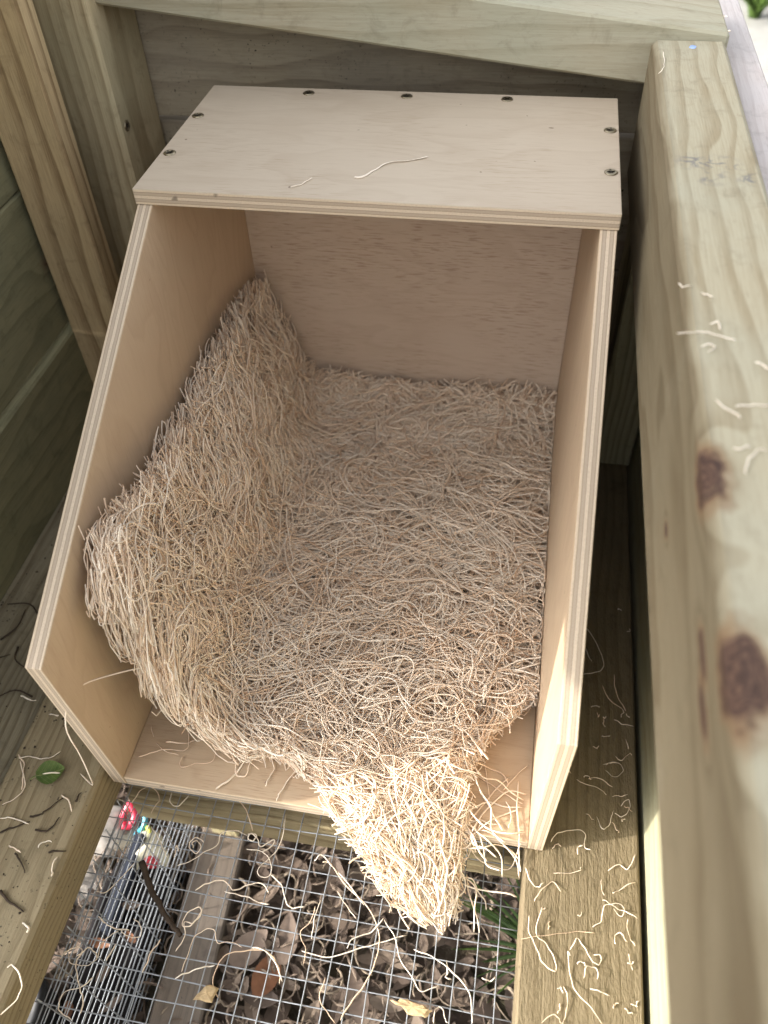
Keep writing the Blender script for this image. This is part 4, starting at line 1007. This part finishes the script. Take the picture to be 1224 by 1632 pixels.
# rubbish outside the wire wall
def lathe(prof, n, at, rot=None):
    V = []; F = []
    for (r, h) in prof:
        for j in range(n): V.append((r * math.cos(2 * math.pi * j / n), r * math.sin(2 * math.pi * j / n), h))
    for k in range(len(prof) - 1):
        for j in range(n): F.append((k * n + j, k * n + (j + 1) % n, (k + 1) * n + (j + 1) % n, (k + 1) * n + j))
    V = np.array(V)
    if rot is not None: V = V @ np.array(rot).T
    return V + np.array(at), F
rotc = Matrix.Rotation(0.9, 3, 'X') @ Matrix.Rotation(0.5, 3, 'Y')
tc = (-47, 28, -272)
bt = empty('plastic_tub', tc, 'cream plastic tub with a red lid spot outside the wire wall', 'plastic tub')
V, F = lathe([(0.1, -20), (15, -20), (17, -17), (19, 14), (20, 18), (16, 20), (0.1, 20)], 20, tc, rotc); mesh_obj('tub_body', V, F, plain('cream_plastic', (0.66, 0.62, 0.48), 0.4, 0, 0.1, 0.03, 0.5), bt, tc, True)
V, F = lathe([(0.1, 20.5), (9, 20.5), (9, 22), (0.1, 23)], 16, tc, rotc); mesh_obj('lid_spot', V, F, plain('red_plastic', (0.55, 0.05, 0.07), 0.4, 0, 0.15), bt, tc, True)
def curl(name, pts, r, color, label):
    P = smooth_path(pts, 6); V, F = tube(P, r, 7); tag(mesh_obj(name, V, F, plain(name + '_plastic', color, 0.35, 0, 0.15, 0.05, 0.5), None, P[0], True), label, 'plastic scrap')
curl('red_plastic_scrap', [(-92, 60, -272), (-84, 72, -262), (-76, 64, -268), (-80, 54, -274), (-88, 52, -272)], 4.5, (0.60, 0.04, 0.08), 'red plastic scrap outside the wire wall below the left rail')
curl('blue_plastic_scrap', [(-72, 72, -268), (-64, 66, -264), (-63, 54, -270), (-70, 44, -274)], 2.8, (0.05, 0.42, 0.60), 'turquoise plastic strip beside the red scrap')
curl('yellow_plastic_scrap', [(-58, 54, -270), (-52, 46, -266), (-58, 38, -270), (-64, 32, -274), (-70, 34, -276)], 2.6, (0.62, 0.60, 0.12), 'yellow plastic curl above the cream tub')
def stone(at, size, mat, label, seed):
    bm = bmesh.new(); bmesh.ops.create_icosphere(bm, subdivisions=3, radius=1.0); rg = np.random.default_rng(seed); k = rg.normal(0, 1.6, (5, 3)); ph = rg.uniform(0, 6, 5)
    V = np.array([v.co[:] for v in bm.verts]); F = [[v.index for v in f.verts] for f in bm.faces]; bm.free()
    d = 1 + 0.10 * sum(np.sin(V @ k[i] + ph[i]) for i in range(5)); V = V * d[:, None] * np.array(size) + np.array(at)
    tag(mesh_obj('stone', V, F, mat, None, at, True), label, 'stone')
pale = plain('pale_stone', (0.36, 0.33, 0.30), 0.9, 0, 0.7, 0.05)
stone((-108, 50, -288), (32, 24, 16), pale, 'pale rubble stone outside the wire wall beside the red scrap', 1)
stone((-118, -2, -294), (30, 26, 12), pale, 'flat pale rubble stone outside the wire wall, lower of two', 2)
stone((-42, -104, -290), (20, 30, 14), pale, 'pale flaky stone outside the wire wall at the bottom', 4)
pa = (-120, -150, GZ)
V, F = lathe([(0.1, 6), (42, 6), (52, 96), (57, 98), (57, 104), (46, 104), (40, 12), (0.1, 12)], 28, pa)
tag(mesh_obj('plant_pot', V, F, plain('black_plastic', (0.018, 0.018, 0.02), 0.5, 0, 0.2), None, pa, True), 'black plastic pot outside the wire wall at the bottom left', 'plant pot')
V, F = cbox((-62, -60, GZ + 2), (-50, 40, GZ + 52), 2)
tag(mesh_obj('edging_strip', V, F, plain('dark_blue_plastic', (0.03, 0.036, 0.055), 0.45, 0, 0.2), None, (-56, -10, GZ)), 'dark edging strip on the ground outside the wire wall', 'edging')

# black weed mat on the ground outside the wire wall
nx, ny = 14, 40; X, Y = np.meshgrid(np.linspace(-85, -9, nx), np.linspace(-420, 24, ny), indexing='ij')
Z = GZ + 33 + 4 * np.sin(X * 0.11 + Y * 0.05) + 3 * np.sin(Y * 0.09 - X * 0.04); Z[0] -= 38; Z[-1] -= 38; Z[:, 0] -= 38; Z[:, -1] -= 38
V = np.stack([X, Y, Z], -1).reshape(-1, 3); F = [(i * ny + j, (i + 1) * ny + j, (i + 1) * ny + j + 1, i * ny + j + 1) for i in range(nx - 1) for j in range(ny - 1)]
tag(mesh_obj('weed_mat', V, F, plain('black_sheet', (0.022, 0.020, 0.021), 0.9, 0, 0.5, 0.05, 0.05), None, (-47, -200, GZ), True), 'rumpled black ground sheet outside the wire wall', 'ground sheet')
for i, (x, y) in enumerate(((-58, -70), (-44, -95), (-30, -60), (-25, -120), (-64, -130), (-40, -30))):
    V, F = leaf_mesh(random.uniform(14, 26), random.uniform(7, 12), 0.3); o = mesh_obj('dry_leaf', V, F, M['mauve'] if i % 2 else M['rust'], None, (0, 0, 0), True); o.location = Vector((x, y, GZ + 42)) * MM; o.rotation_euler = (0.2, 0.1, i * 1.3)
    tag(o, 'small %s dry leaf on the black ground sheet outside the wire wall' % ('grey' if i % 2 else 'rust'), 'dry leaf', 'leaves on the ground sheet')
# crumbs of dirt on the left rails
V = []; F = []; off = 0
for i in range(420):
    if random.random() < 0.6: x, y, z = random.uniform(-81, -8), random.uniform(-190, 120), 8.3
    else: x, y, z = random.uniform(-174, -90), random.uniform(-20, 400), 2.3
    if math.sin(x * 0.07 + 1) + math.sin(y * 0.045) + random.uniform(-1, 1) < -0.2: continue
    s = random.choice((0.5, 0.6, 0.8, 1.3)) * random.uniform(0.7, 1.2)
    v = np.array([(1, 0, 0), (-1, 0, 0), (0, 1, 0), (0, -1, 0), (0, 0, 1), (0, 0, -.3)]) * s * RNG.uniform(0.6, 1.4, (6, 1)) + np.array((x, y, z)); V.append(v)
    F += [tuple(off + k for k in f) for f in ((0, 2, 4), (2, 1, 4), (1, 3, 4), (3, 0, 4), (2, 0, 5), (1, 2, 5), (3, 1, 5), (0, 3, 5))]; off += 6
tag(mesh_obj('dirt_crumbs', np.vstack(V), F, M['twig'], None, (-60, 0, 8)), 'dark crumbs of dirt scattered on the left rails', 'dirt', kind='stuff')

# two or three alike neighbours: say which one by its place
from collections import defaultdict
same = defaultdict(list)
for o in bpy.data.objects:
    if o.parent is None and o.get('label'): same[o['label']].append(o)
for lab, objs in same.items():
    n = len(objs); words = {2: ('lower', 'upper'), 3: ('lowest', 'middle', 'topmost'), 4: ('lowest', 'second lowest', 'third lowest', 'topmost')}.get(n)
    if words and len(lab.split()) + (2 if n == 4 else 1) <= 16:
        for o, w in zip(sorted(objs, key=lambda o: o.location.y), words): o['label'] = w + ' ' + lab
